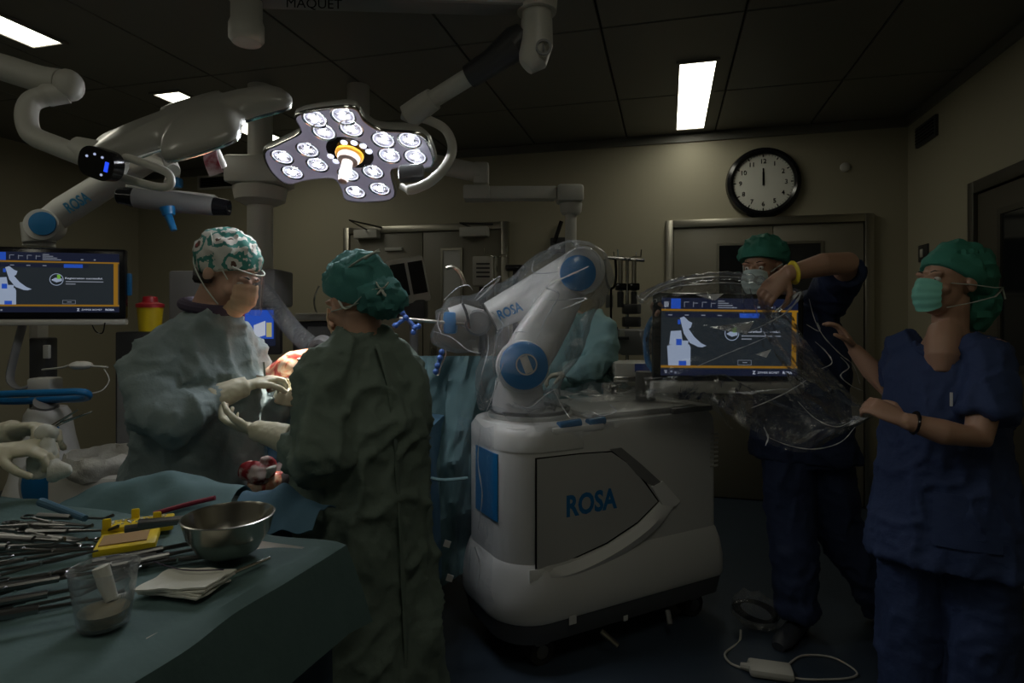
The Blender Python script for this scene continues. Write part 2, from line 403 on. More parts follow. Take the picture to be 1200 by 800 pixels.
# ---- doors of the back wall
def wall_door(n, xa, xb, zt, split, win, plates=()):
    fr = MB(); w = .06; y0, y1 = YB - .05, YB + .01
    bx(xa, xa + w, y0, y1, 0, zt, .004, fr); bx(xb - w, xb, y0, y1, 0, zt, .004, fr); bx(xa + w, xb - w, y0, y1, zt - w, zt, .004, fr)
    fo = struct(B(fr, 'door_%d' % n, M['steel'], smooth=30))
    for a, b in ((xa + w, split), (split, xb - w)):
        lf = B(bx(a + .004, b - .004, YB - .03, YB, .01, zt - w - .004, .004), 'door_leaf', M['door'], fo, 30)
        yy = YB - .03
        if win:
            x0 = a + (b - a) * win[0]; x1 = a + (b - a) * win[1]
            if n == 2 and a > xa + w + .01: x0, x1 = b - (x1 - a), b - (x0 - a)
            wf = MB(); q = .02
            for c in ((x0 - q, x0, win[2] - q, win[3] + q), (x1, x1 + q, win[2] - q, win[3] + q), (x0, x1, win[2] - q, win[2]), (x0, x1, win[3], win[3] + q)):
                bx(c[0], c[1], yy - .008, yy, c[2], c[3], 0, wf)
            B(wf, 'window_frame', M['steel'], lf, 0); B(bx(x0, x1, yy - .004, yy, win[2], win[3]), 'pane', M['glassd'] if n != 1 else M['paper'], lf, 0)
        hx = split + (-.1 if b == split else .1)
        B(bx(hx - .035, hx + .035, yy - .004, yy, .95, 1.2, 0), 'push_plate', M['steel'], lf, 0)
        hd = MB().tube([(hx, yy, 1.02), (hx, yy - .045, 1.02), (hx, yy - .045, 1.15), (hx, yy, 1.15)], .009, 8)
        B(hd, 'handle', M['chrome'], lf)
    return fo
l1, r1, top1 = bwp(405, 265).x, bwp(597, 265).x, bwp(500, 264).z
d1 = wall_door(1, l1, r1, top1, bwp(497, 300).x, None)
l2, r2, top2 = bwp(780, 262).x, bwp(1022, 248).x, bwp(900, 255).z
d2 = wall_door(2, l2, r2, top2, bwp(905, 300).x, (.47, .86, bwp(900, 345).z, bwp(900, 287).z))
# white-glazed slot and closers of the left double door
a, b = bwp(521, 294), bwp(541, 372)
struct(B(bx(a.x, b.x, YB - .036, YB - .028, b.z, a.z), 'window_1', M['paper'], smooth=0))
wf = MB()
for c in ((a.x - .02, a.x, b.z - .02, a.z + .02), (b.x, b.x + .02, b.z - .02, a.z + .02), (a.x, b.x, a.z, a.z + .02), (a.x, b.x, b.z - .02, b.z)):
    bx(c[0], c[1], YB - .045, YB - .026, c[2], c[3], 0, wf)
struct(B(wf, 'trim_3', M['steel'], smooth=0))
def closer(px0, px1, py0, py1, label, arm):
    p, q = bwp(px0, py0), bwp(px1, py1); t = thing('door_closer', label, 'door closer', ((p.x + q.x) / 2, YB - .05, q.z))
    B(bx(p.x, q.x, YB - .11, YB - .03, q.z, p.z, .008), 'body', M['white'], t, 30)
    B(MB().tube(arm, .012, 6, flat=.6), 'arm', M['dark'], t)
closer(421, 448, 271, 280, 'pale overhead door closer with folded dark arm', [bwp(436, 271) + Vector((0, -.09, 0)), bwp(430, 264) + Vector((0, -.32, 0)), bwp(450, 270) + Vector((0, -.05, .02))])
closer(543, 575, 268, 278, 'pale overhead door closer above the white door window', [bwp(556, 268) + Vector((0, -.09, 0)), bwp(543, 263) + Vector((0, -.1, .0)), bwp(580, 265) + Vector((0, -.05, .01))])
p, q = bwp(454, 291), bwp(474, 294)
tag(B(bx(p.x, q.x, YB - .06, YB - .03, q.z, p.z, .004), 'door_coordinator', M['white'], smooth=30), 'small white bar fixed across a grey door leaf', 'bar')
# ---- clock
cc = bwp(893.5, 215); cr = .275
ck = thing('wall_clock', 'round black-rimmed wall clock with white dial above the door behind the plastic cover', 'clock', (cc.x, YB, cc.z))
axc = (Vector((1, 0, 0)), UP, Vector((0, -1, 0))); c0 = Vector((cc.x, YB, cc.z))
B(MB().lathe([(cr - .01, 0), (cr, .02), (cr - .01, .06), (cr - .035, .07), (cr - .055, .055), (cr - .055, .0)], c0, 48, axc), 'rim', M['black'], ck, 40)
B(MB().lathe([(0.001, .035), (cr - .05, .035), (cr - .05, .03), (.001, .03)], c0, 48, axc), 'dial', M['clockf'], ck, 30)
tk = MB(); dn = c0 + Vector((0, -.0375, 0)); X = Vector((1, 0, 0))
for k in range(60):
    t_ = 2 * PI * k / 60; e = X * math.sin(t_) + UP * math.cos(t_); s_ = X * math.cos(t_) - UP * math.sin(t_)
    L_, w_ = (.020, .004) if k % 5 == 0 else (.009, .0017)
    tk.quad(dn, s_, e, -w_, cr - .058 - L_, w_, cr - .058)
B(tk, 'minute_marks', M['black'], ck, 0)
for k in range(1, 13):
    nm = MB(); t_ = 2 * PI * k / 12; text(nm, str(k), dn + X * (math.sin(t_) * .165) + UP * (math.cos(t_) * .165), X, UP, .034, .012); B(nm, 'numeral', M['black'], ck, 0, fixn=False)
hn = MB().box(dn + UP * .045 + Vector((0, -.004, 0)), (.010, .002, .13), AX); B(hn, 'minute_hand', M['black'], ck, 0)
hn = MB().box(dn + UP * .03 + X * .001 + Vector((0, -.002, 0)), (.014, .002, .10), AX); B(hn, 'hour_hand', M['black'], ck, 0)
# ---- small wall fittings
p, q = bwp(233, 191), bwp(284, 205)
gv = thing('wall_vent', 'white framed air vent with dark slats high on the back wall', 'vent', ((p.x + q.x) / 2, YB, 2.72))
fr = MB()
for c in ((p.x, q.x, 2.81, 2.83), (p.x, q.x, 2.69, 2.71), (p.x, p.x + .02, 2.71, 2.81), (q.x - .02, q.x, 2.71, 2.81)): bx(c[0], c[1], YB - .02, YB, c[2], c[3], 0, fr)
B(fr, 'frame', M['white'], gv, 0); B(bx(p.x + .02, q.x - .02, YB - .004, YB, 2.71, 2.81), 'backing', M['black'], gv, 0)
for k in range(5): B(bx(p.x + .02, q.x - .02, YB - .016, YB - .004, 2.72 + k * .018, 2.724 + k * .018), 'slat', M['dark'], gv, 0)
p = bwp(990, 196)
tag(B(MB().lathe([(.035, 0), (.035, .012), (.022, .022), (.001, .022)], (p.x, YB, p.z), 20, axc), 'detector', M['white'], smooth=40), 'small round white disc on the wall beside the clock', 'detector')
# right wall: vent, switch, door with window and grille
p, q = rwp(1076, 128), rwp(1100, 160)
rv = thing('wall_vent', 'dark slatted air vent high on the wall near the room corner', 'vent', (XR, (p.y + q.y) / 2, 2.62))
B(bx(XR - .02, XR, p.y, q.y, 2.62, 2.76, .003), 'frame', M['dark'], rv, 0)
for k in range(5): B(bx(XR - .028, XR - .02, min(p.y, q.y) + .02, max(p.y, q.y) - .02, 2.64 + k * .022, 2.646 + k * .022), 'slat', M['black'], rv, 0)
p, q = rwp(1078, 288), rwp(1089, 305)
sw = thing('light_switch', 'dark light switch plate on the wall behind the green masked assistant', 'switch', (XR, (p.y + q.y) / 2, q.z))
B(bx(XR - .012, XR, p.y, q.y, q.z, p.z, .003), 'plate', M['dark'], sw, 30); B(bx(XR - .02, XR - .012, p.y - .05, p.y - .09, q.z + .03, p.z - .03, .003), 'rocker', M['white'], sw, 30)
yd1 = rwp(1145, 300).y; yd0 = yd1 - 1.5; zt = rwp(1145, 215).z
fr = MB(); bx(XR - .05, XR, yd1 - .07, yd1, 0, zt, .004, fr); bx(XR - .05, XR, yd0, yd0 + .07, 0, zt, .004, fr); bx(XR - .05, XR, yd0 + .07, yd1 - .07, zt - .07, zt, .004, fr)
M['ddoor'] = mat('dark_door', (.085, .075, .055), .45, nscale=3, namt=.08); M['dsteel'] = mat('dark_frame', (.10, .095, .08), .4, .6)
d3 = struct(B(fr, 'door_3', M['dsteel'], smooth=30))
lf = B(bx(XR - .03, XR, yd0 + .075, yd1 - .075, .01, zt - .075, .004), 'door_leaf', M['ddoor'], d3, 30)
q = rwp(1184, 250); q2 = rwp(1184, 425)
wf = MB(); ya, yb2 = q.y - .35, q.y
for c in ((ya - .03, ya, q2.z - .03, q.z + .03), (yb2, yb2 + .03, q2.z - .03, q.z + .03), (ya, yb2, q.z, q.z + .03), (ya, yb2, q2.z - .03, q2.z)): bx(XR - .045, XR - .03, c[0], c[1], c[2], c[3], 0, wf)
B(wf, 'window_frame', M['dsteel'], lf, 0); B(bx(XR - .036, XR - .03, ya, yb2, q2.z, q.z), 'pane', M['glassd'], lf, 0)
B(MB().tube([(XR - .03, yd1 - .16, 1.02), (XR - .075, yd1 - .16, 1.02), (XR - .075, yd1 - .28, 1.02)], .011, 8), 'handle', M['chrome'], lf)
q = rwp(1175, 590); q2 = rwp(1175, 668)
gr = B(bx(XR - .04, XR - .03, q.y - .45, q.y, q2.z, q.z, .003), 'vent_grille', M['steel'], lf, 0)
for k in range(14):
    z = q2.z + .03 + (q.z - q2.z - .06) * k / 13
    B(bx(XR - .048, XR - .04, q.y - .42, q.y - .03, z - .004, z + .004), 'slat', M['beige'], gr, 0)
# ---- ceiling dome (upper left) and the pendant
p = P(289, 30, 2.2)
cd = thing('ceiling_hub', 'white cylindrical ceiling hub hanging beside the lamp beam', 'ceiling mount', (p.x, p.y, CZ))
B(MB().lathe([(.055, CZ), (.055, p.z + .02), (.062, p.z), (.062, p.z - .05), (.05, p.z - .065), (.001, p.z - .065)], (p.x, p.y, 0), 24), 'housing', M['white'], cd, 40)
B(MB().lathe([(.001, CZ - .001), (.11, CZ - .001), (.11, CZ - .02), (.05, CZ - .04), (.001, CZ - .04)], (p.x, p.y, 0), 24), 'ceiling_plate', M['white'], cd, 40)
c = P(305, 215, 3.8)
pe = thing('ceiling_pendant', 'cream ceiling pendant with boxy joint and column above the anaesthesia tower', 'pendant', (c.x, c.y, CZ))
B(MB().box((c.x, c.y, P(0, 203, 3.8).z), (.34, .30, .17), None, .02), 'joint_box', M['white'], pe, 35)
z1 = P(0, 219, 3.8).z
B(MB().lathe([(.15, z1), (.165, z1 - .01), (.15, z1 - .09), (.09, z1 - .12), (.001, z1 - .12)], (c.x, c.y, 0), 28), 'swivel', M['white'], pe, 35)
B(MB().tube([(c.x, c.y, z1 - .1), (c.x, c.y, 1.45)], .078, 20), 'column', M['white'], pe, 35)
B(MB().tube([(c.x, c.y, CZ), (c.x, c.y, z1 + .15)], .075, 16), 'ceiling_tube', M['white'], pe, 35)
# far service boom (arm, beam, drop tube)
sb = thing('service_boom', 'cream jointed ceiling boom with a drop tube above the robot', 'boom', P(667, 200, 3.9))
B(MB().tube([P(420, 165, 3.8), P(500, 190, 3.85), P(562, 203, 3.9)], .062, 12, flat=1.0), 'upper_arm', M['white'], sb, 35)
B(MB().box(P(564, 204, 3.9), (.10, .11, .14), None, .015), 'elbow', M['white'], sb, 35)
B(MB().box(P(559, 227, 3.9), (.17, .15, .09), None, .012), 'pivot_block', M['white'], sb, 35)
B(MB().box(P(610, 227, 3.9), (.46, .11, .082), None, .008), 'beam', M['white'], sb, 35)
B(MB().box(P(667.5, 228, 3.9), (.17, .17, .11), None, .02), 'end_block', M['white'], sb, 35)
e = P(669, 246, 3.9); B(MB().lathe([(.075, e.z + .04), (.07, e.z - .01), (.055, e.z - .03), (.001, e.z - .03)], (e.x, e.y, 0), 20), 'bearing', M['white'], sb, 35)
e2 = P(669, 330, 3.9); B(MB().cyl(e, e2, .037), 'drop_tube', M['white'], sb, 35)
e0 = P(420, 165, 3.8); B(MB().tube([(e0.x, e0.y, e0.z - .06), (e0.x, e0.y, CZ)], .07, 16), 'ceiling_tube', M['white'], sb, 35)

# ---- anaesthesia tower with blue screen (behind the left surgeon)
def cbox(px, py, d, w, dp, h, bev=.01, mb=None, ax=None):
    mb = mb or MB(); return mb.box(P(px, py, d), (w, dp, h), ax, bev)
at = thing('anaesthesia_tower', 'dark grey anaesthesia machine tower with lit blue screen', 'medical machine', W((275 - 600) / F * 3.6, 3.6, 0))
g = P(273, 0, 3.6)
B(MB().box(W((273 - 600) / F * 3.6, 3.65, .62), (.56, .5, 1.06), None, .02), 'cabinet', M['grey'], at, 30)
B(MB().box(P(245, 350, 3.65), (.30, .35, .32), None, .015), 'vaporizer_block', M['grey'], at, 30)
B(MB().box(P(318, 338, 3.62), (.16, .3, .22), None, .015), 'gas_module', M['grey'], at, 30)
for k, zz in enumerate((.25, .5, .75)):
    B(MB().box(W((273 - 600) / F * 3.6, 3.395, zz), (.5, .02, .20), None, .006), 'drawer', M['dark'], at, 30)
mo = B(cbox(302, 387, 3.35, .27, .05, .27, .012), 'monitor', M['dark'], at, 30)
def srect(parent, name, o, ex, ey, rects, m, k=0): 
    mb = MB()
    for r in rects: mb.quad(o, ex, ey, *r)
    return B(mb, name, m, parent, 0, fixn=False)
o_ = P(302, 384, 3.35) - FWD * .0265
M['s_blue'] = emis('screen_blue', (.02, .10, .62), .55); M['s_navy'] = emis('screen_navy', (.010, .016, .05), .4); M['s_white'] = emis('screen_white', (.55, .60, .72), .65)
M['s_org'] = emis('screen_orange', (.62, .30, .02), .30); M['s_dark'] = emis('screen_dark', (.02, .028, .036), .5); M['s_robot'] = emis('screen_robot', (.38, .46, .62), .6)
M['s_grey'] = emis('screen_grey', (.30, .33, .40), .5); M['s_green'] = emis('screen_green', (.2, .5, .05), .6); M['s_red'] = emis('screen_red', (.3, .01, .03), .4)
M['s_yel'] = emis('screen_yellow', (.6, .55, .25), .5)
srect(mo, 'screen', o_, RGT, UP, [(-.11, -.10, .11, .11)], M['s_navy'])
srect(mo, 'screen_field', o_ - FWD * .001, RGT, UP, [(-.06, -.06, .10, .10)], M['s_blue'])
srect(mo, 'screen_band', o_ - FWD * .001, RGT, UP, [(-.11, -.02, -.06, .10)], M['s_red'])
wv = MB().add([o_ - FWD * .002 + RGT * x + UP * y for x, y in ((-.01, -.06), (.055, -.04), (.055, .04), (-.01, .015))], [(0, 1, 2, 3)]); B(wv, 'screen_window', M['s_white'], mo, 0, fixn=False)
srect(mo, 'screen_column', o_ - FWD * .002, RGT, UP, [(.06, -.05, .09, .03)], M['s_yel'])
B(MB().tube([P(308, 338, 3.5), P(325, 362, 3.3), P(345, 388, 3.1), P(368, 408, 2.95), P(381, 405, 2.9)], .045, 10), 'breathing_hose', M['film'], at)
rings = MB()
hp = spline([P(308, 338, 3.5), P(325, 362, 3.3), P(345, 388, 3.1), P(368, 408, 2.95)], 9, False)
for i in range(1, len(hp) - 1, 1):
    t = (hp[i + 1] - hp[i - 1]).normalized(); a_ = t.cross(UP).normalized(); b_ = a_.cross(t)
    rings.tube([hp[i] + (a_ * math.cos(q) + b_ * math.sin(q)) * .046 for q in [2 * PI * k / 14 for k in range(14)]], .005, 5, closed=True)
o = B(rings, 'hose_rings', M['film'], at); o['kind'] = 'stuff'
B(MB().tube(spline([P(368, 408, 2.95), P(376, 401, 2.92), P(385, 404, 2.9), P(388, 420, 2.9)], 5, False), .035, 10), 'hose_elbow', M['grey'], at)
# small cart right of the tower
ec = thing('equipment_cart', 'dark equipment trolley between the two surgeons near the double door', 'trolley', W((395 - 600) / F * 4.3, 4.3, 0))
B(MB().box(W((395 - 600) / F * 4.3, 4.3, .70), (.5, .4, 1.4), None, .015), 'body', M['dark'], ec, 30)
B(cbox(395, 371, 4.28, .46, .42, .05, .01), 'worktop', M['beige'], ec, 30)
for k in range(3): B(cbox(395, 392 + k * 24, 4.085, .40, .02, .11, .005), 'drawer', M['grey'], ec, 30)
B(MB().tube(spline([P(372, 370, 4.3), P(368, 352, 4.3), P(374, 335, 4.3)], 4, False), .008, 6), 'probe', M['chrome'], ec)
# sharps bin
sx = P(176, 372, 3.3)
sbn = thing('sharps_bin', 'yellow sharps container with red lid behind the surgeon in the printed cap', 'bin', P(176, 388, 3.3))
B(MB().lathe([(.055, -.075), (.065, .06), (.001, .06)], sx, 20), 'body', M['yellow'], sbn, 35)
B(MB().lathe([(.07, .055), (.07, .075), (.04, .085), (.035, .115), (.001, .12)], sx, 20), 'lid', M['red'], sbn, 35)
shf = thing('wall_cabinet', 'dark low cabinet under the yellow sharps container', 'cabinet', W((190 - 600) / F * 3.4, 3.4, 0))
B(MB().box(W((190 - 600) / F * 3.4, 3.4, P(0, 388, 3.3).z / 2), (.30, .36, P(0, 388, 3.3).z - .002), None, .01), 'body', M['dark'], shf, 30)
B(MB().box(W((190 - 600) / F * 3.4, 3.215, .75), (.26, .02, .9), None, .005), 'door', M['grey'], shf, 30)
# waste bin with liner
wb = W((128 - 600) / F * 2.9, 2.9, 0)
wbn = thing('waste_bin', 'cream waste bin with crumpled white liner beside the camera tower', 'bin', wb)
zt = P(0, 548, 2.9).z
B(MB().box((wb.x, wb.y, zt / 2), (.36, .34, zt), None, .03), 'body', M['beige'], wbn, 30)
ln = MB()
def liner(i, j):
    t_ = 2 * PI * i; r = .17 + .02 * nz(4 * math.cos(t_), 4 * math.sin(t_), j * 3) + .02 * math.sin(PI * j)
    return W((128 - 600) / F * 2.9 + r * math.cos(t_), 2.9 + r * math.sin(t_), zt - .02 + .10 * j + .012 * nz(5 * math.cos(t_), 5 * math.sin(t_), 1 + j))
ln.grid(liner, 48, 8, .004); B(ln, 'liner', M['bag'], wbn)
# twin-screen monitor stand
ts = thing('monitor_stand', 'grey angled bedside monitor with two dark screens in front of the double door', 'monitor', W((480 - 600) / F * 3.9, 3.9, 0))
axm = (D(.93, .30, .18).normalized(), None, None); ey_ = D(-.18, .0, .98); ey_ = (ey_ - axm[0] * ey_.dot(axm[0])).normalized(); ez_ = axm[0].cross(ey_)
axm = (axm[0], -ez_, ey_)
B(MB().box(P(477, 330, 3.9), (.25, .14, .30), axm, .02), 'housing', M['beige'], ts, 30)
for k, dx in enumerate((-.055, .06)):
    B(MB().box(P(477, 328, 3.9) + axm[0] * dx - axm[1] * .071, (.095, .006, .21), axm, .002), 'screen', M['black'], ts, 0)
B(MB().cyl(W((485 - 600) / F * 3.95, 3.95, .05), P(485, 352, 3.95), .03), 'post', M['grey'], ts)
B(MB().box(P(482, 362, 3.92), (.2, .16, .12), None, .01), 'bracket', M['dark'], ts, 30)
B(MB().box(W((485 - 600) / F * 3.95, 3.95, .03), (.45, .45, .06), None, .02), 'base', M['dark'], ts, 30)
# IV poles
def iv_pole(px, ptop, d, label, hooks=True, bag=False):
    u = (px - 600) / F * d; zt = P(0, ptop, d).z; t = thing('iv_pole', label, 'iv pole', W(u, d, 0))
    B(MB().cyl(W(u, d, .08), W(u, d, zt), .012, n=10), 'pole', M['chrome'], t)
    for k in range(4):
        a_ = PI / 4 + k * PI / 2; e_ = (math.cos(a_), math.sin(a_))
        B(MB().tube([W(u, d, zt - .01), W(u + .06 * e_[0], d + .06 * e_[1], zt + .005), W(u + .11 * e_[0], d + .11 * e_[1], zt), W(u + .115 * e_[0], d + .115 * e_[1], zt + .05)], .005, 6), 'hook', M['chrome'], t)
    for k in range(5):
        a_ = 2 * PI * k / 5; B(MB().tube([W(u, d, .1), W(u + .25 * math.cos(a_), d + .25 * math.sin(a_), .04)], .014, 8), 'leg', M['dark'], t)
    return t
iv_pole(581, 300, 4.4, 'thin steel drip stand with hooks and no pumps in front of the double door')
p1 = iv_pole(735, 302, 4.2, 'steel drip stand with syringe pumps beside the held plastic sheet')
B(MB().tube([P(712, 302, 4.2), P(755, 305, 4.2)], .014, 8), 'cross_bar', M['chrome'], p1)
for px in (727, 743):
    B(MB().cyl(P(px, 305, 4.18), P(px, 345, 4.18), .016), 'syringe_barrel', M['steel'], p1)
    B(MB().box(P(px, 336, 4.17), (.07, .06, .05), None, .008), 'clamp', M['black'], p1, 30)
    B(MB().cyl(P(px, 342, 4.17), P(px, 360, 4.17), .022), 'pump', M['dark'], p1)
for py in (362, 377): B(MB().box(P(740, py, 4.15), (.12, .09, .07), None, .01), 'pump', M['dark'], p1, 30)
st = thing('stethoscope', 'black stethoscope hanging from the drip stand cross bar', 'stethoscope', P(715, 303, 4.15))
B(MB().tube(spline([P(709, 304, 4.14), P(710, 325, 4.14), P(713, 336, 4.14), P(716, 338, 4.14), P(720, 335, 4.14), P(722, 322, 4.14), P(721, 304, 4.14)], 4, False), .009, 8), 'yoke', M['black'], st)
B(MB().tube([P(716, 338, 4.14), P(716, 380, 4.14), P(714, 432, 4.14)], .008, 8), 'tube', M['black'], st)
B(MB().lathe([(.001, -.008), (.024, -.008), (.026, .004), (.001, .008)], P(714, 434, 4.14), 16, (RGT, UP, FWD)), 'chest_piece', M['chrome'], st)
B(MB().box(P(714, 353, 4.19), (.05, .03, .09), None, .005), 'label_card', M['grey'], st, 30)
# anaesthetic cart at right of the back person
mc = thing('medical_cart', 'cream medical trolley with a small vital-signs unit behind the robot', 'trolley', W((745 - 600) / F * 3.8, 3.8, 0))
B(MB().box(W((748 - 600) / F * 3.9, 3.9, .56), (.34, .45, 1.1), None, .02), 'body', M['beige'], mc, 30)
B(cbox(742, 400, 3.9, .22, .3, .16, .015), 'rear_box', M['grey'], mc, 30)
B(cbox(718, 396, 3.7, .20, .03, .02, .004), 'tray', M['dark'], mc, 30)
for k, (px, py) in enumerate(((706, 380), (712, 385), (720, 383), (728, 386))): B(MB().cyl(P(px, py + 12, 3.75), P(px, py, 3.75), .022), 'bottle', (M['dark'], M['grey'], M['dark'], M['beige'])[k], mc)
vu = thing('vital_signs_unit', 'pale grey vital-signs unit with small blue display behind the robot top', 'medical device', P(742, 442, 3.3))
B(cbox(741, 432, 3.3, .23, .2, .085, .02), 'body', M['beige'], vu, 30)
srect(vu, 'display', P(749, 429, 3.3) - FWD * .1015, RGT, UP, [(-.045, -.022, .045, .022)], M['s_navy'])
B(cbox(740, 442, 3.28, .24, .22, .03, .006), 'bracket', M['chrome'], vu, 30)
B(cbox(728, 447, 3.25, .16, .03, .025, .004, ax=(D(.95, .1, .28), D(-.1, .99, 0), D(-.28, 0, .95))), 'rail', M['chrome'], vu, 30)
for px in (712, 716, 720): B(MB().lathe([(.028, -.05), (.030, .0), (.026, .02), (.001, .025)], P(px - 2, 452, 3.22 + (px - 712) * .02), 16), 'knob', M['chrome'] if px != 716 else M['grey'], vu)
# boxes against the left door
pb = thing('notice_printer', 'pale device with a striped label in front of the double door', 'device', P(566, 335, 4.5))
B(cbox(566, 318, 4.5, .15, .12, .22, .01), 'body', M['beige'], pb, 30)
for k in range(4): B(cbox(566, 309 + k * 5, 4.435, .10, .006, .012, 0), 'label_strip', M['dark'], pb, 0)
B(MB().cyl(P(566, 336, 4.5), W((566 - 600) / F * 4.5, 4.5, 0), .03), 'post', M['dark'], pb)
bh = thing('head_rest_bracket', 'dark padded bracket beyond the wrapped robot forearm', 'bracket', P(603, 318, 4.4))
B(cbox(604, 314, 4.4, .15, .1, .045, .015), 'pad', M['black'], bh, 30); B(MB().cyl(P(604, 316, 4.4), W((604 - 600) / F * 4.4, 4.4, 0), .02), 'post', M['dark'], bh)
p = bwp(655, 288)
tel = thing('wall_phone', 'dark wall-mounted handset beside the service boom tube', 'phone', p)
B(MB().box((p.x, YB - .03, p.z), (.13, .06, .13), AX, .01), 'cradle', M['dark'], tel, 30); B(MB().tube([(p.x - .03, YB - .06, p.z + .02), (p.x + .03, YB - .05, p.z + .2)], .018, 8), 'handset', M['black'], tel)
tel_l = MB().box((p.x, YB - .062, p.z - .02), (.05, .004, .03), AX); B(tel_l, 'card', M['paper'], tel, 0)
# ================================================================== surgical lamps
OUT = [(347, 133), (380, 125.5), (415, 124), (427.5, 139.6), (448, 151), (490, 154.6), (504.6, 168.8), (507.7, 193.7), (470, 195), (459, 201), (463, 230), (435, 236), (406.7, 234), (400.4, 221), (390, 208), (358.7, 210), (335.8, 214.6), (317, 200), (308.7, 178), (325, 168), (350.4, 155), (351, 147)]
LENS = [[(765, 303), (913, 303), (800, 390), (945, 397)], [(197, 398), (340, 358), (255, 485), (395, 442)], [(380, 185), (540, 168), (432, 258), (585, 238)], [(570, 495), (707, 482), (608, 595), (745, 577)]]
SMALL = [(545, 314), (602, 316), (652, 334), (684, 364), (470, 391), (500, 420)]
zz = lambda q: (290 + q[0] / 4.8, 100 + q[1] / 4.8)
LC = P(410.4, 178, 2.4)
LN = D(-.10, -.40, -.91).normalized()
ex0 = D(.99, 0, .10); ex0 = (ex0 - LN * ex0.dot(LN)).normalized(); ey0 = ex0.cross(LN) * 1.0
def loc2(px, py):
    q = on_plane(px, py, LC, LN) - LC; return (q.dot(ex0), q.dot(ey0))
O2 = [loc2(*p) for p in OUT]; L2 = [[loc2(*zz(q)) for q in g] for g in LENS]; S2 = [loc2(*zz(q)) for q in SMALL]
O2s = [(v.x, v.y) for v in spline([Vector((x, y, 0)) for x, y in O2], 4)]
def ell_dim(): return .045
M['lampface'] = mat('lamp_face', (.30, .29, .34), .3, nscale=5, namt=.05, coat=.3)
M['lampglow'] = mat('lamp_face_glow', (.30, .29, .34), .3, coat=.3, emit=(.75, .72, 1.0), es=.13)  # lens light scattered in the face, put in as emission
M['lampback'] = mat('lamp_back', (.36, .355, .32), .3, coat=.25)
M['led_on'] = mat('led_lens_lit', (.5, .5, .55), .2, emit=(.80, .83, 1.0), es=LED_POWER * .22)
M['led_core'] = mat('led_core_lit', (.9, .9, 1), .2, emit=(.93, .96, 1.0), es=LED_POWER * 80)
M['handle_l'] = mat('sterile_handle', (.50, .40, .36), .4, nscale=40, namt=.5)
M['led_off'] = mat('led_lens_dark', (.12, .12, .13), .2)
def lamp_head(t, C, n, ex, ey, lit, K=1.0):
    ex = ex * K; ey = ey * K
    pt = lambda x, y, h: C + ex * x + ey * y - n * h
    sc = lambda k, h: [pt(x * k, y * k, h) for x, y in O2s]
    B(MB().loft([sc(1.0, .0), sc(1.015, .006), sc(1.015, .018), sc(.97, .035), sc(.86, .055), sc(.55, .068), sc(.1, .07)]), 'housing', M['lampback'], t, 40)
    B(MB().loft([sc(1.004, -.002), sc(.985, -.009), sc(.97, -.009), sc(.97, .002), sc(1.004, .002)], closed=True, cap=False), 'rim', M['chrome'], t, 40)
    B(MB().loft([sc(.975, .001), sc(.97, -.004)]), 'face_plate', M['lampglow'] if lit else M['lampface'], t, 30)
    R_ = ell_dim()
    axl = (ex, ey, n)
    for g in L2:
        for q in g:
            c = pt(q[0], q[1], .004)
            le = B(MB().lathe([(R_ * .82, .0), (R_ * .95, .009), (R_ * 1.08, .011), (R_ * 1.08, .004), (R_ * .9, -.004)], c, 24, axl, closed=True), 'lens_ring', M['chrome'], t, 40)
            B(MB().lathe([(.0005, .003), (R_ * .9, .0085), (R_ * .9, .002), (.0005, .002)], c, 20, axl), 'led_lens', M['led_on'] if lit else M['led_off'], le, 30)
            for k in range(3):
                a_ = k * 2.1 + q[0] * 40; e = ex * math.cos(a_) + ey * math.sin(a_); f_ = -ex * math.sin(a_) + ey * math.cos(a_)
                B(MB().box(c + e * R_ * .45 + n * .009, (R_ * .5, R_ * .16, .003), (e, f_, n)), 'reflector_facet', M['lampface'] if lit else M['dark'], le, 0)
            B(MB().ell(c + n * .009, (R_ * .26, R_ * .26, .006), axl, 10, 6), 'led_core', M['led_core'] if lit else M['led_off'], le)
    B(MB().lathe([(.0005, .006), (.094, .006), (.097, -.002), (.0005, -.002)], C, 40, axl), 'centre_disc', M['black'], t, 30)
    for q in S2: B(MB().lathe([(.0005, .010), (.0135, .009), (.0145, .004), (.0005, .004)], pt(q[0], q[1], 0), 14, axl), 'centre_led', M['led_on'] if lit else M['led_off'], t, 30)
    B(MB().lathe([(.048, .006), (.056, .010), (.056, .02), (.048, .024), (.043, .02), (.043, .006)], C, 32, axl, closed=True), 'centre_ring', M['orange'] if lit else M['grey'], t, 40)
    B(MB().lathe([(.0005, .006), (.043, .006), (.046, .03), (.040, .046), (.022, .05), (.020, .13), (.018, .145), (.0005, .147)], C, 24, axl), 'handle', M['handle_l'] if lit else M['white'], t, 40)
lamp = thing('surgical_lamp', 'lit four-lobed surgical lamp with sixteen bright lenses above the surgeons', 'lamp', LC)
lamp_head(lamp, LC, LN, ex0, ey0, True)
sp = bpy.data.lights.new('surgical_beam', 'SPOT'); sp.energy = SPOT_POWER; sp.spot_size = math.radians(22); sp.spot_blend = .9; sp.shadow_soft_size = .012; sp.color = (1.0, .93, .84)
so = bpy.data.objects.new('surgical_beam', sp); COL.objects.link(so); so.parent = lamp
tgt = P(352, 432, 2.17)
so.location = LN * .165; so.rotation_euler = (tgt - (LC + LN * .165)).to_track_quat('-Z', 'Y').to_euler()
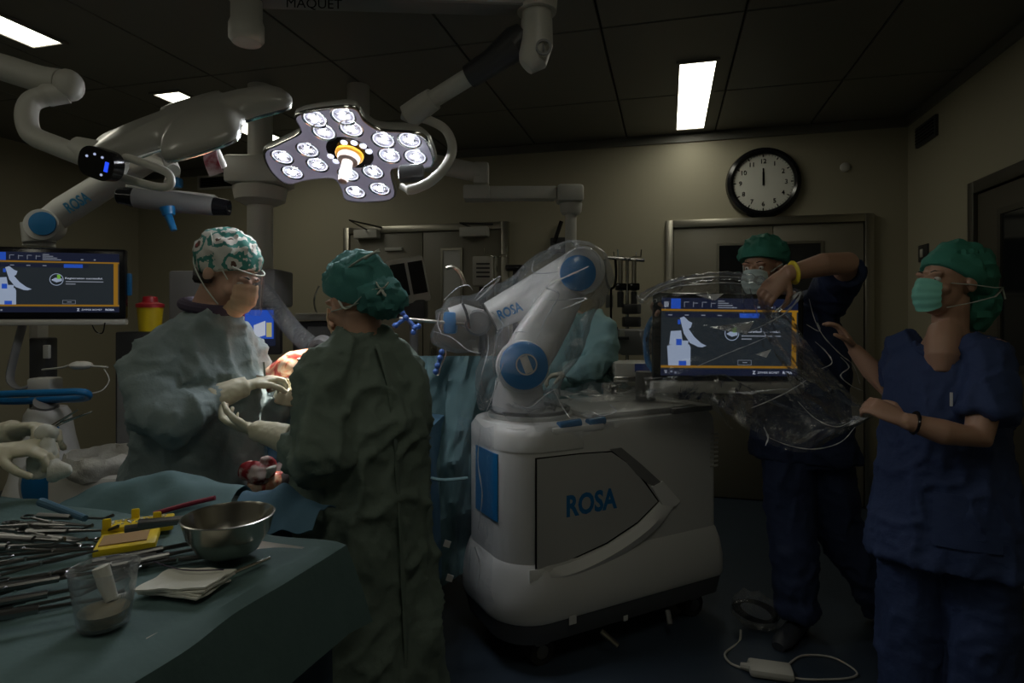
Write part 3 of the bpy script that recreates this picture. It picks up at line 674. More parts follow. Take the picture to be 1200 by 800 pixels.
# yoke of the lit lamp (C-shaped ring) and its arm
yk = [P(463, 196, 2.32), P(473, 200, 2.25), P(484, 196, 2.24)]
B(MB().tube(spline([P(470, 218, 2.26), P(482, 222, 2.25), P(505, 212, 2.27), P(524, 192, 2.32), P(530, 172, 2.4), P(522, 152, 2.48), P(503, 141, 2.52), P(486, 137, 2.52)], 5, False), [.012] * 4 + [.019] * 32, 12), 'yoke', M['white'], lamp)
B(MB().box(P(482, 203, 2.34), (.10, .09, .055), (D(.98, .1, .1), D(-.1, .98, 0), UP), .012), 'yoke_mount', M['dark'], lamp, 30)
B(MB().tube([P(490, 139, 2.52), P(474, 131, 2.52)], .035, 14), 'yoke_hub', M['white'], lamp)
B(MB().tube([P(478, 137, 2.52), P(496, 124, 2.5), P(508, 116, 2.48)], [.052, .05, .046], 18), 'arm_sleeve', M['white'], lamp)
B(MB().tube([P(500, 121, 2.49), P(556, 86, 2.4)], .036, 18), 'arm_tube', M['white'], lamp)
B(MB().tube([P(550, 90, 2.41), P(575, 74, 2.37), P(606, 50, 2.31), P(616, 40, 2.3)], [.047, .050, .066, .05], 18), 'arm_cover', M['dark'], lamp)
k0 = P(629, 55, 2.28)
B(MB().tube([P(629, -3, 2.28), P(629, 30, 2.28)], .056, 20), 'knuckle_neck', M['white'], lamp)
B(MB().tube([P(629, 24, 2.28), P(629, 52, 2.28), P(624, 70, 2.28), P(616, 78, 2.28)], [.060, .062, .058, .035], 20), 'knuckle', M['white'], lamp)
B(MB().lathe([(.030, .0), (.030, .010), (.022, .010), (.022, .0)], P(637, 56, 2.222), 20, (RGT, UP, -FWD), closed=True), 'pivot_ring', M['grey'], lamp)
B(MB().box(P(637, 56, 2.215), (.006, .004, .026), None), 'pivot_mark', M['dark'], lamp, 0)
# horizontal beam carrying both lamps
bm_ = thing('lamp_beam', 'pale horizontal ceiling beam carrying the surgical lamps with printed name', 'beam', P(450, 5, 2.25))
z0 = P(0, 21, 2.27).z
bo = P(450, 8, 2.27); exb = (P(640, 0, 2.27) - P(285, 17, 2.20)); exb.z = 0; exb.normalize(); eyb = UP.cross(exb)
bc = P(455, 2, 2.24); bc.z = 2.66
B(MB().box(bc, (1.18, .12, .10), (exb, eyb, UP), .012), 'beam_body', M['white'], bm_, 35)
B(MB().box(bc - UP * .052, (1.12, .09, .012), (exb, eyb, UP), .003), 'beam_strip', M['grey'], bm_, 35)
B(text(MB(), 'MAQUET', on_plane(368, 4, bc - eyb * .062, eyb), exb, UP, .034, 0.0), 'lettering', M['black'], bm_, 0, fixn=False)
B(MB().lathe([(.075, bc.z - .06), (.085, bc.z + .06), (.07, CZ), (.001, CZ)], (P(629, 0, 2.28).x, P(629, 0, 2.28).y, 0), 24), 'end_hub', M['white'], bm_, 40)
bl = P(289, 10, 2.2); B(MB().box((bl.x, bl.y, bc.z), (.10, .11, .09), (exb, eyb, UP), .02), 'end_joint', M['white'], bm_, 35)
# second, unlit lamp seen edge-on
C2 = P(238, 147, 1.95)
ex2 = D(.90, .22, .36).normalized(); vw = (C2 - CAMP).normalized()
n2 = ex2.cross(vw).normalized()
if n2.z > 0: n2 = -n2
n2 = (n2 + vw * .24).normalized(); ex2 = (ex2 - n2 * ex2.dot(n2)).normalized(); ey2 = n2.cross(ex2)
lamp2 = thing('surgical_lamp', 'unlit surgical lamp head tilted edge-on above the camera tower', 'lamp', C2)
lamp_head(lamp2, C2, n2, ex2, ey2, False, .84)
B(MB().tube(spline([P(-60, 62, 1.9), P(0, 78, 1.9), P(45, 92, 1.9), P(72, 97, 1.9)], 4, False), .042, 16), 'arm_tube', M['white'], lamp2)
B(MB().ell(P(80, 100, 1.9), (.045, .045, .05)), 'arm_end', M['white'], lamp2)
B(MB().tube(spline([P(78, 108, 1.9), P(55, 112, 1.88), P(36, 120, 1.86), P(31, 138, 1.84), P(38, 158, 1.82), P(64, 170, 1.8), P(108, 187, 1.78)], 5, False), [.034] * 6 + [.03] * 25, 14), 'yoke', M['white'], lamp2)
axh = (D(.93, -.05, -.33).normalized(), None, None); eyh = D(.33, -.2, .92); eyh = (eyh - axh[0] * eyh.dot(axh[0])).normalized(); axh = (axh[0], axh[0].cross(eyh) * -1, eyh)
pc = P(119, 192, 1.70)
cp = B(MB().prism(rrect(-.055, -.043, .055, .043, .036), pc + axh[1] * .02, axh[0], axh[2], -axh[1], .04), 'control_panel', M['black'], lamp2, 40)
nn = -axh[1] if axh[1].dot(FWD) > 0 else axh[1]
M['key_b'] = emis('key_blue', (.02, .08, 1.0), 1.0); M['key_w'] = emis('key_white', (.6, .7, 1.0), .6)
kb = MB(); kb.box(pc + axh[0] * .033 + axh[2] * .0 + nn * .021, (.010, .003, .028), axh); B(kb, 'lit_key', M['key_b'], cp, 0)
for x_, y_ in ((-.03, .012), (-.008, .024), (.016, .022), (.022, -.026)): B(MB().lathe([(.0005, .002), (.0035, .002), (.0035, 0), (.0005, 0)], pc + axh[0] * x_ + axh[2] * y_ + nn * .02, 10, (axh[0], axh[2], nn)), 'key', M['key_w'], cp, 0)
B(MB().tube([P(88, 172, 1.79), P(112, 184, 1.79), P(140, 196, 1.78)], [.03, .048, .035], 14, flat=1.1), 'handle_root', M['white'], lamp2)
B(MB().tube(spline([P(128, 178, 1.77), P(160, 188, 1.76), P(190, 199, 1.75), P(199, 206, 1.75), P(199, 217, 1.75), P(186, 219, 1.75), P(160, 213, 1.76), P(134, 205, 1.77)], 5, False), .012, 12), 'handle_loop', M['white'], lamp2)
B(MB().tube([P(196, 180, 1.9), P(203, 200, 1.8)], .02, 10), 'pivot_arm', M['white'], lamp2)
tg = MB().grid(lambda i, j: P(238 + 16 * i + 8 * j, 181 - 5 * i + 26 * j, 1.93) - FWD * (.01 * math.sin(3 * j)), 6, 8, .001)
tag(B(tg, 'stained_tag', M['bglove']), 'red and white stained tag hanging from the edge of the unlit lamp', 'tag')

# ================================================================== screens shared by both monitors
def ui(parent, tl, ex, ey, w, h, n):
    """screen contents; tl is the top left corner, unit axes, size in metres"""
    def R(name, rects, m, lift):
        mb = MB()
        for x0, y0, x1, y1 in rects: mb.quad(tl + n * lift, ex * w, -ey * h, x0, y0, x1, y1)
        return B(mb, name, m, sc, 0, fixn=False)
    sc = B(MB().quad(tl + n * .0006, ex * w, -ey * h, 0, 0, 1, 1), 'screen', M['s_dark'], parent, 0, fixn=False)
    R('screen_header', [(0, 0, 1, .145), (0, .915, 1, 1)], M['s_navy'], .0010)
    R('screen_tab_strip', [(.03, .19, .76, .25)], M['s_navy'], .0010)
    R('screen_button', [(.07, .01, .14, .14), (.57, .19, .715, .25)], M['s_blue'], .0014)
    R('screen_border', [(0, .145, 1, .170), (0, .87, 1, .90), (.955, .17, .99, .90)], M['s_org'], .0014)
    R('screen_icon', [(.02, .05, .052, .12)] + [(.17 + .065 * k, .05 + .012 * (k % 2), .20 + .065 * k, .058 + .012 * (k % 2)) for k in range(4)] + [(.165 + .065 * k, .05, .169 + .065 * k, .12) for k in range(4)] + [(.41, .03 + .028 * k, .46 + .03 * k, .042 + .028 * k) for k in range(4)] + [(.70, .10, .72, .12), (.80, .10, .815, .12)] + [(.05 + .12 * k, .215, .08 + .12 * k, .228) for k in range(4)] + [(.03, .93, .045, .97), (.07, .935, .085, .96), (.10, .95, .115, .975)], M['s_grey'], .0016)
    # picture of the robot
    rb = MB()
    for poly in ([(.045, .62), (.09, .595), (.205, .60), (.215, .64), (.215, .87), (.055, .87)], [(.07, .43), (.145, .42), (.16, .60), (.06, .60)], [(.135, .26), (.165, .24), (.20, .30), (.225, .32), (.215, .38), (.20, .40), (.24, .50), (.29, .58), (.33, .615), (.30, .635), (.27, .63), (.21, .58), (.165, .46)], [(.13, .55), (.20, .55), (.19, .68), (.12, .68)]):
        rb.add([tl + n * .0018 + ex * (x * w) - ey * (y * h) for x, y in poly], [tuple(range(len(poly)))])
    B(rb, 'robot_picture', M['s_robot'], sc, 0, fixn=False)
    R('robot_picture_accent', [(.13, .81, .185, .87), (.12, .28, .14, .34), (.11, .53, .15, .61)], M['s_blue'], .0022)
    ci = MB(); cc_ = tl + n * .0018 + ex * (.515 * w) - ey * (.45 * h)
    ci.lathe([(.057 * w, 0), (.053 * w, 0)], cc_, 28, (ex, ey, n), closed=False)
    ci2 = MB(); ring = [[cc_ + (ex * math.cos(2 * PI * k / 28) + ey * math.sin(2 * PI * k / 28)) * r for k in range(28)] for r in (.053 * w, .048 * w)]
    ci2.loft(ring, cap=False); ci2.add([cc_ + ex * (x * w) + ey * (y * w) for x, y in ((-.04, -.005), (-.01, .015), (.04, .01), (.042, -.012), (.0, -.025))], [(0, 1, 2, 3, 4)])
    B(ci2, 'screen_emblem', M['s_robot'], sc, 0, fixn=False)
    R('screen_emblem_mark', [(.52, .37, .545, .44)], M['s_green'], .0022)
    tx = MB(); text(tx, 'Registration successful.', tl + n * .0018 + ex * (.725 * w) - ey * (.425 * h), ex, ey, .028 * h, .01, .29 * w)
    text(tx, 'ZIMMER BIOMET', tl + n * .0018 + ex * (.785 * w) - ey * (.955 * h), ex, ey, .026 * h, 0.0, .16 * w)
    text(tx, 'ROSA', tl + n * .0018 + ex * (.925 * w) - ey * (.955 * h), ex, ey, .030 * h, .03, .07 * w)
    text(tx, 'Z', tl + n * .0018 + ex * (.68 * w) - ey * (.955 * h), ex, ey, .04 * h, .03)
    B(tx, 'screen_text', M['s_white'], sc, 0, fixn=False)
    R('screen_small_text', [(.585, .475, .875, .490), (.585, .515, .66, .53), (.56, .795, .66, .80), (.56, .855, .66, .86), (.56, .80, .563, .855), (.657, .80, .66, .855), (.595, .822, .63, .832)], M['s_grey'], .0018)

# ================================================================== camera tower on the left (second robot unit)
tu = W((52 - 600) / F * 3.15, 3.15, 0)
tw = thing('camera_tower', 'white camera tower with tilted robot arm and large monitor behind the instrument table', 'medical robot', tu)
ml, mr = P(-8, 290, 2.98), P(133, 297, 3.12); bl_ = P(-8, 371, 2.98)
exm = (mr - ml); exm.z = 0; exm.normalize(); eym = UP; nm_ = eym.cross(exm) * 1.0
if nm_.dot(FWD) > 0: nm_ = -nm_
mc_ = (P(-8, 331, 2.98) + P(133, 333, 3.12)) / 2
mw, mh = .64, .365
mo = B(MB().box(mc_ - nm_ * .02, (mw, .04, mh), (exm, nm_, UP), .012), 'monitor', M['black'], tw, 35)
tl = mc_ + nm_ * .0005 + exm * (-mw / 2 + .03) + UP * (mh / 2 - .025)
ui(mo, tl, exm, UP, mw - .06, mh - .06, nm_)
B(MB().box(mc_ - nm_ * .02 - UP * (mh / 2 + .016), (mw, .045, .03), (exm, nm_, UP), .008), 'monitor_shelf', M['beige'], mo, 35)
B(MB().box(mc_ - nm_ * .03 + exm * (mw / 2 + .008), (.02, .03, .12), (exm, nm_, UP), .008), 'monitor_grip', M['blue'], mo, 35)
B(MB().tube(spline([P(107, 378, 3.1), P(112, 388, 3.1), P(120, 390, 3.1), P(123, 378, 3.1)], 4, False), .003, 6), 'cable', M['black'], tw)
B(MB().box(W((51 - 600) / F * 3.2, 3.2, .95), (.09, .09, .75), None, .01), 'column', M['dark'], tw, 35)
B(MB().box(W((42 - 600) / F * 3.2, 3.22, 1.2), (.05, .08, .4), None, .01), 'column_cover', M['white'], tw, 35)
B(MB().box(P(53, 450, 3.13), (.12, .10, .07), None, .012), 'clamp', M['white'], tw, 35)
B(MB().box(P(55, 412, 3.14), (.03, .02, .07), None, .004), 'label_plate', M['beige'], tw, 35)
B(MB().tube(spline([P(28, 375, 3.15), P(16, 420, 3.12), P(12, 445, 3.1), P(22, 455, 3.08), P(34, 452, 3.1)], 5, False), .022, 10, flat=.4), 'hanging_strap', M['grey'], tw)
rl = [P(-20, 463, 3.0), P(20, 461, 3.0), P(60, 460, 2.98), P(95, 459, 2.98), P(104, 463, 3.02), P(96, 467, 3.06), P(60, 468, 3.1), P(20, 470, 3.1), P(-20, 469, 3.1)]
B(MB().tube(spline(rl, 4, False), .018, 10), 'push_rail', M['blue'], tw)
B(MB().tube([P(54, 470, 3.1), P(54, 482, 3.14)], [.055, .06], 18), 'neck', M['grey'], tw)
# body with blue oval
def ring_el(u, v, z, a, b, n=28): return [W(u + a * math.cos(2 * PI * k / n), v + b * math.sin(2 * PI * k / n), z) for k in range(n)]
uc = (56 - 600) / F * 3.15
B(MB().loft([ring_el(uc, 3.15, z, a, b) for z, a, b in ((.10, .27, .30), (.2, .26, .29), (.45, .20, .24), (.60, .15, .19), (.80, .11, .14), (.93, .095, .11), (.96, .08, .09))]), 'body', M['robot'], tw, 40)
ov = MB(); oc = P(45, 575, 2.90)
def oval(i, j):
    t_ = 2 * PI * i; r = j
    x_ = .085 * r * math.cos(t_); z_ = .125 * r * math.sin(t_); return oc + RGT * x_ + UP * z_ - FWD * (.016 - .016 * r * r) + FWD * (-.12 * z_ * 1.2)
B(MB().loft([[oval(k / 32, q) for k in range(32)] for q in (1.22, 1.0, .99)] , cap=False), 'oval_surround', M['robot'], tw)
B(MB().loft([[oval(k / 32, q) for k in range(32)] for q in (1.05, .6, .02)]), 'oval_panel', M['blue'], tw)
B(MB().tube([P(66, 500, 3.0), P(66, 525, 2.98)], .012, 8), 'blue_accent', M['blue'], tw)
for sx_, sy_ in ((-1, -1), (1, -1), (1, 1), (-1, 1)):
    c = W(uc + .2 * sx_, 3.15 + .2 * sy_, .055); B(MB().cyl(c - RGT * .02, c + RGT * .02, .055), 'caster', M['rubber'], tw)
B(MB().tube(spline([P(50, 433, 3.1), P(75, 430, 3.08), P(90, 424, 3.08), P(103, 428, 3.08), P(126, 430, 3.08)], 3, False), .008, 8, flat=.6), 'tray', M['white'], tw)
B(MB().ell(P(95, 428, 3.08), (.055, .05, .022)), 'tray_dish', M['white'], tw)
B(MB().tube(spline([P(122, 432, 3.08), P(128, 445, 3.08), P(120, 457, 3.06), P(106, 461, 3.04)], 5, False), .003, 6), 'tray_wire', M['white'], tw)
# its arm
B(MB().lathe([(.075, 0), (.07, .03), (.06, .045), (.001, .045)], P(46, 289, 3.3), 24), 'arm_base', M['robot'], tw)
s0, s1 = P(48, 264, 3.25), P(128, 212, 3.3)
B(MB().tube([P(46, 284, 3.27), P(45, 262, 3.27)], [.075, .08], 20), 'shoulder', M['robot'], tw)
B(MB().tube([P(52, 264, 3.27), P(75, 247, 3.28), P(150, 200, 3.3), P(215, 165, 3.2)], [.07, .075, .07, .05], 16), 'upper_arm', M['robot'], tw)
dax = (RGT, UP, -FWD); dx_ = D(.30, -.95, 0).normalized()
B(MB().lathe([(.078, -.12), (.086, -.01), (.082, .0), (.001, .0)], P(48, 263, 3.19), 28, (D(.95, .3), UP, D(.3, -.95).normalized())), 'joint_housing', M['robot'], tw, 40)
B(MB().lathe([(.064, .0), (.062, .008), (.001, .012)], P(50, 262, 3.185), 28, (D(.95, .3), UP, D(.3, -.95).normalized())), 'joint_cap', M['blue'], tw, 40)
ea = (P(110, 226, 3.22) - P(68, 251, 3.21)).normalized(); eb = D(0, -.2, 1); eb = (eb - ea * eb.dot(ea)).normalized()
B(text(MB(), 'ROSA', P(90, 237, 3.19), ea, eb, .055, .03, .135), 'lettering', M['tealtxt2'], tw, 0, fixn=False)
# stereo camera bar
ca, cb = P(136, 229, 2.72), P(264, 243, 2.8)
cbt = thing('stereo_camera', 'grey stereo tracking camera bar with black lens ends', 'camera', (ca + cb) / 2)
exk = (cb - ca).normalized(); eyk = UP - exk * UP.dot(exk); eyk.normalize(); ezk = exk.cross(eyk); L_ = (cb - ca).length
if ezk.dot(FWD) > 0: ezk = -ezk
oo = ca - ezk * .04
def cring(x, hh, dd): return [oo + exk * x + eyk * (hh * math.cos(2 * PI * k / 20)) + ezk * (.04 + dd * math.sin(2 * PI * k / 20)) for k in range(20)]
B(MB().loft([cring(x, hh, dd) for x, hh, dd in ((.08, .046, .05), (.25, .05, .052), (.42, .044, .05))]), 'body', M['grey'], cbt, 40)
B(MB().loft([cring(x, hh, dd) for x, hh, dd in ((0.0, .02, .02), (.012, .036, .04), (.08, .045, .049))]), 'lens_end', M['black'], cbt, 40)
B(MB().loft([cring(x, hh, dd) for x, hh, dd in ((.42, .043, .049), (.485, .036, .042), (L_, .02, .02))]), 'lens_end', M['black'], cbt, 40)
B(MB().box((ca + cb) / 2 + eyk * .045, (.38, .05, .012), (exk, ezk, eyk), .004), 'top_shell', M['white'], cbt, 35)
B(MB().tube([P(200, 216, 2.76), P(204, 200, 2.85), P(180, 190, 3.0), P(165, 195, 3.1)], [.03, .03, .035, .05], 12), 'mount', M['white'], cbt)
B(MB().box(P(206, 214, 2.74), (.05, .05, .045), None, .01), 'clamp', M['blue'], cbt, 35)
B(MB().tube([P(196, 243, 2.72), P(198, 252, 2.72)], [.034, .026], 14), 'grip_root', M['blue'], cbt)
B(MB().tube([P(197, 252, 2.72), P(201, 262, 2.7), P(204, 270, 2.7)], [.018, .015, .014], 12), 'grip', M['blue'], cbt)
# ================================================================== the surgical robot
RU, RV = .0675, 2.363; rex, rey = D(.883, .47).normalized(), D(-.47, .883).normalized()
RO = W(RU, RV, 0)
def RB(x, y, z): return RO + rex * x + rey * y + UP * z
def side(px, py, y=.03):
    p = on_plane(px, py, RB(0, y, 0), rey); return ((p - RO).dot(rex), p.z)
RBT = thing('surgical_robot', 'large white surgical robot cart with folded arm wrapped in clear plastic', 'medical robot', RB(.5, .29, 0))
RL, RWD = 1.09, .58
def outl(i, rf=.19, rr=.06, x0=-.09): return rrect(x0 + i, i, RL - i, RWD - i, (max(rf - i, .02), max(rr - i, .02), max(rr - i, .02), max(rf - i, .02)), 8)
def rring(z, i, x0=-.09): return [RB(x, y, z) for x, y in outl(i, x0=x0)]
B(MB().loft([rring(.10, .05), rring(.115, .02), rring(.20, .0), rring(.215, .005)]), 'base', M['bumper'], RBT, 40)
B(MB().loft([rring(.205, -.004), rring(.225, -.012), rring(.30, -.010), rring(.37, .004), rring(.42, .022), rring(.44, .034)]), 'skirt', M['robot'], RBT, 40)
B(MB().loft([rring(.43, .030), rring(.90, .030), rring(.955, .036), rring(.982, .052), rring(.99, .08)]), 'body', M['robot'], RBT, 40)
# front band under the arm platform, with groove
B(MB().loft([[RB(x, y, z) for x, y in rrect(-.062 + i, .026 + i, .285, RWD - .026 - i, (.165, .01, .01, .17), 8)] for z, i in ((.882, .012), (.887, .0), (.95, .0), (.985, .02), (.995, .05))]), 'front_band', M['robot'], RBT, 40)
B(MB().lathe([(.185, .988), (.19, 1.0), (.19, 1.012), (.17, 1.016), (.001, 1.016)], RB(.17, .29, 0), 40), 'arm_platform', M['robot'], RBT, 35)
B(MB().lathe([(.176, 1.012), (.182, 1.03), (.165, 1.03), (.165, 1.012)], RB(.17, .29, 0), 40, closed=True), 'platform_groove', M['grey'], RBT, 35)
def sidepoly(pts, name, m, h=.004, y=.03, parent=None, sm=0):
    q = [side(px, py, y) for px, py in pts]
    return B(MB().prism(q, RB(0, y, 0), rex, UP, -rey, h), name, m, parent or RBT, sm)
panel_in = [(629, 538), (680, 532), (716, 529.5), (737, 544), (755, 566), (770, 587), (746, 611), (710, 635), (665, 656), (629, 667)]
sp_ = sidepoly([(627, 536.5), (680, 530.5), (717, 528), (739, 543), (757, 565), (772, 587), (747, 613), (711, 637), (665, 658), (627, 669)], 'panel_gap', M['black'], .002)
pn = sidepoly(panel_in, 'side_panel', M['panel'], .005)
lo = [(620, 668), (665, 659), (711, 638), (748, 613), (774, 587)]; hi = [(620, 690), (676, 676), (724, 651), (764, 621), (791, 590)]
sw_a = spline([Vector((a, b, 0)) for a, b in lo], 5, False); sw_b = spline([Vector((a, b, 0)) for a, b in hi], 5, False)
mb = MB()
ra = [RB(0, .03, 0) + rex * side(v.x, v.y)[0] + UP * side(v.x, v.y)[1] for v in sw_a]; rb_ = [RB(0, .03, 0) + rex * side(v.x, v.y)[0] + UP * side(v.x, v.y)[1] for v in sw_b]
mb.loft([[a, a - rey * .010 * e, (a + b) / 2 - rey * .030 * e, b - rey * .014 * e, b] for a, b, e in [(a, b, .12 + .88 * min(1, 1.6 * math.sin(PI * min(1, (q + .5) / len(ra))))) for q, (a, b) in enumerate(zip(ra, rb_))]]); B(mb, 'swoosh', M['swoosh'], RBT, 40)
sidepoly([(714, 526), (727, 524), (750, 543), (773, 564), (771, 571), (758, 566), (746, 556), (733, 541)], 'handle_recess', M['grey'], .008)
sidepoly([(762, 570), (775, 563), (795, 586), (790, 592), (774, 590)], 'swoosh_tip', M['swoosh'], .012)
c1 = side(693, 588, .025); tx = MB(); text(tx, 'ROSA', RB(c1[0], .024, c1[1]), rex, UP, .083, .035, .262); B(tx, 'lettering', M['tealtxt'], RBT, 0, fixn=False)
# blue front panel following the rounded nose
ol = outl(.03); ol = ol[-14:] + ol[:14]
best = []
_o = outl(.025); _o = _o + _o[:1]
for (xa_, ya_), (xb_, yb_) in zip(_o[:-1], _o[1:]):
    m_ = max(1, int(math.hypot(xb_ - xa_, yb_ - ya_) / .012))
    for q_ in range(m_):
        x, y = xa_ + (xb_ - xa_) * q_ / m_, ya_ + (yb_ - ya_) * q_ / m_
        r = RB(x, y, .75) - CAMP; best.append((600 + F * r.dot(RGT) / r.dot(FWD), x, y))
strip = [(x, y) for px, x, y in best if 557 < px < 584 and y < .40 and x < .3]
strip.sort(key=lambda q: -q[1])
zt_, zb_ = P(0, 534, 2.45).z, P(0, 614, 2.45).z
if len(strip) >= 2:
    B(MB().loft([[RB(x, y, zb_), RB(x, y, zt_), RB(x + .015, y + .004, zt_), RB(x + .015, y + .004, zb_)] for x, y in strip]), 'front_panel', M['blue'], RBT, 40)
# blue grab bar set in the top edge
for a, b, nm in ((653, 678, 0), (687, 706, 1)):
    q0, q1 = side(a, 495, .06), side(b, 492, .06)
    B(MB().tube([RB(q0[0], .05, .985), RB(q1[0], .05, .99)], .018, 12), 'grab_bar', M['blue'], RBT)
q0, q1 = side(648, 500, .03), side(709, 497, .03)
B(MB().box(RB((q0[0] + q1[0]) / 2, .044, .966), (q1[0] - q0[0], .03, .03), (rex, rey, UP), .01), 'grab_recess', M['swoosh'], RBT, 35)
# rear deck and vent slots
B(MB().box(RB(.66, .30, 1.0), (.62, .46, .035), (rex, rey, UP), .014), 'top_deck', M['robot'], RBT, 35)
B(MB().box(RB(.93, .30, .995), (.26, .50, .03), (rex, rey, UP), .01), 'rear_deck', M['grey'], RBT, 35)
for k in range(8): B(MB().box(RB(RL - .05, .028, .72 + k * .022), (.05, .006, .008), (rex, rey, UP)), 'vent_slot', M['beige'], RBT, 0)
# casters
for x, y in ((.10, .10), (.10, .48), (.95, .10), (.95, .48)):
    c = RB(x, y, .055); cs = B(MB().cyl(c - rey * .035, c + rey * .035, .055, n=24), 'caster', M['rubber'], RBT, 35)
    B(MB().box(c + UP * .05, (.07, .085, .05), (rex, rey, UP), .012), 'caster_fork', M['grey'], cs, 35)
    B(MB().cyl(c - rey * .038, c + rey * .038, .028, n=18), 'caster_hub', M['steel'], cs, 35)
# brake pedal, tape squares
B(MB().tube([RB(.35, -.0, .11), RB(.40, -.05, .06)], .012, 8), 'brake_pedal', M['steel'], RBT); B(MB().tube([RB(.72, .0, .11), RB(.70, -.04, .07)], .012, 8), 'brake_pedal', M['grey'], RBT)
for px, py, s_ in ((671, 726, .035), (733, 724, .022)):
    x_, z_ = side(px, py, -.012); B(MB().box(RB(x_, -.013, z_), (s_, .003, s_), (rex, rey, UP)), 'tape_square', M['paper'], RBT, 0)
# --- arm
S_, E_ = P(612, 428, 2.66), P(678, 318, 2.66)
B(MB().tube([P(607, 490, 2.70), P(607, 468, 2.70), P(608, 445, 2.69)], [.125, .115, .105], 28), 'arm_base', M['robot'], RBT, 35)
B(MB().lathe([(.112, -.14), (.118, .05), (.11, .09), (.001, .09)], S_, 32, (RGT, UP, -FWD)), 'shoulder_joint', M['robot'], RBT, 40)
pent = [(.105 * math.cos(t), .105 * math.sin(t)) for t in [PI * .28 + 2 * PI * k / 28 for k in range(29) if .0 <= k]][:28]
pent = [(x, y) for x, y in pent if not (x > .02 and y > .02)] + [(.10, .035), (.045, .115)] if False else pent
B(MB().lathe([(.104, .0), (.103, .018), (.09, .024), (.001, .026)], P(614, 428, 2.565), 32, (RGT, UP, -FWD)), 'shoulder_cap', M['blue'], RBT, 40)
B(MB().lathe([(.046, .0), (.046, .004), (.040, .004), (.040, .0)], P(617, 427, 2.538), 28, (RGT, UP, -FWD), closed=True), 'cap_ring', M['beige'], RBT, 40)
B(MB().box(P(617, 427, 2.537), (.035, .004, .075), (D(.93, 0, .36), FWD, D(-.36, 0, .93)), .001), 'cap_mark', M['beige'], RBT, 0)
ad_ = (E_ - S_).normalized(); aw = ad_.cross(FWD).normalized()
def arm_ring(c, a, b, n=24):
    out = []
    for k in range(n):
        t = 2 * PI * k / n; cx, sx = math.cos(t), math.sin(t); p_ = .6
        out.append(c + aw * (a * math.copysign(abs(cx) ** p_, cx)) + FWD * (b * math.copysign(abs(sx) ** p_, sx)))
    return out
B(MB().loft([arm_ring(S_ + ad_ * t + FWD * .02, a, b) for t, a, b in ((.02, .105, .09), (.12, .108, .085), (.25, .10, .08), (.36, .085, .075), (.44, .078, .07))]), 'upper_arm', M['robot'], RBT, 40)
B(MB().lathe([(.10, -.16), (.104, .06), (.095, .115), (.001, .115)], E_ + D(.01, .03, 0), 32, (RGT, UP, -FWD)), 'elbow_joint', M['robot'], RBT, 40)
B(MB().lathe([(.078, .0), (.077, .016), (.066, .022), (.001, .024)], P(677, 320, 2.57), 32, (RGT, UP, -FWD)), 'elbow_cap', M['blue'], RBT, 40)
f0, f1 = P(676, 318, 2.80), P(565, 376, 2.75)
B(MB().tube([f0, P(640, 338, 2.79), P(600, 358, 2.77), P(575, 371, 2.76)], [.10, .092, .078, .07], 24), 'forearm', M['robot'], RBT, 40)
fa = (P(613, 356, 2.7) - P(580, 370, 2.7)).normalized(); fb = (UP - fa * UP.dot(fa)).normalized()
B(text(MB(), 'ROSA', P(597, 364, 2.683), fa, fb, .042, .03, .115), 'lettering', M['tealtxt'], RBT, 0, fixn=False)
B(MB().lathe([(.056, -.10), (.06, 0), (.05, .012), (.001, .012)], P(560, 378, 2.69), 24, (RGT, UP, -FWD)), 'wrist', M['grey'], RBT, 40)
B(MB().tube([P(562, 376, 2.74), P(540, 368, 2.72), P(528, 372, 2.71)], [.055, .05, .045], 18), 'hand_flange', M['panel'], RBT, 35)
B(MB().box(P(528, 378, 2.70), (.06, .07, .10), None, .012), 'tool_holder', M['blue'], RBT, 35)
B(MB().box(P(519, 378, 2.70), (.015, .05, .075), None, .004), 'tool_plate', M['steel'], RBT, 35)
B(MB().cyl(P(545, 380, 2.68), P(468, 373, 2.66), .008, n=10), 'guide_pin', M['steel'], RBT)
B(MB().tube(spline([P(542, 356, 2.68), P(547, 368, 2.66), P(550, 385, 2.66)], 4, False), .006, 8), 'cable', M['black'], RBT)
B(MB().tube(spline([P(523, 314, 2.8), P(532, 313, 2.8), P(540, 322, 2.8), P(545, 335, 2.8)], 4, False), .010, 8), 'hose', M['steel'], RBT)
# trackers with blue markers
def tracker(pts, links, label, loc, d):
    t = thing('tracker', label, 'tracker', loc)
    f_ = MB()
    for a, b in links: f_.tube([P(*pts[a], d), P(*pts[b], d)], .009, 8)
    B(f_, 'frame', M['blueb'], t)
    for p in pts: B(MB().ell(P(*p, d) - FWD * .012, (.013, .011, .013), None, 12, 8), 'marker', M['blueb'], t)
M['blueb'] = mat('tracker_blue', (.07, .16, .50), .35)
tracker([(469, 357), (472, 366), (476, 372), (487, 384), (491, 382), (485, 389), (464, 381)], [(0, 1), (1, 2), (2, 3), (3, 4), (3, 5), (2, 6)], 'blue star-shaped tracker with round markers behind the surgeon in the tied teal cap', P(476, 375, 2.6), 2.62)
t2 = [(518, 412), (516, 419), (513, 428), (511, 435)]
tracker(t2, [(0, 1), (1, 2), (2, 3)], 'small blue bar tracker hanging below the wrapped robot wrist', P(515, 424, 2.6), 2.6)
tr = bpy.data.objects['tracker.001']
B(MB().tube(spline([P(522, 410, 2.59), P(522, 417, 2.59), P(516, 430, 2.59), P(514, 439, 2.59), P(510, 439, 2.59)], 4, False), .003, 6), 'wire', M['chrome'], tr)
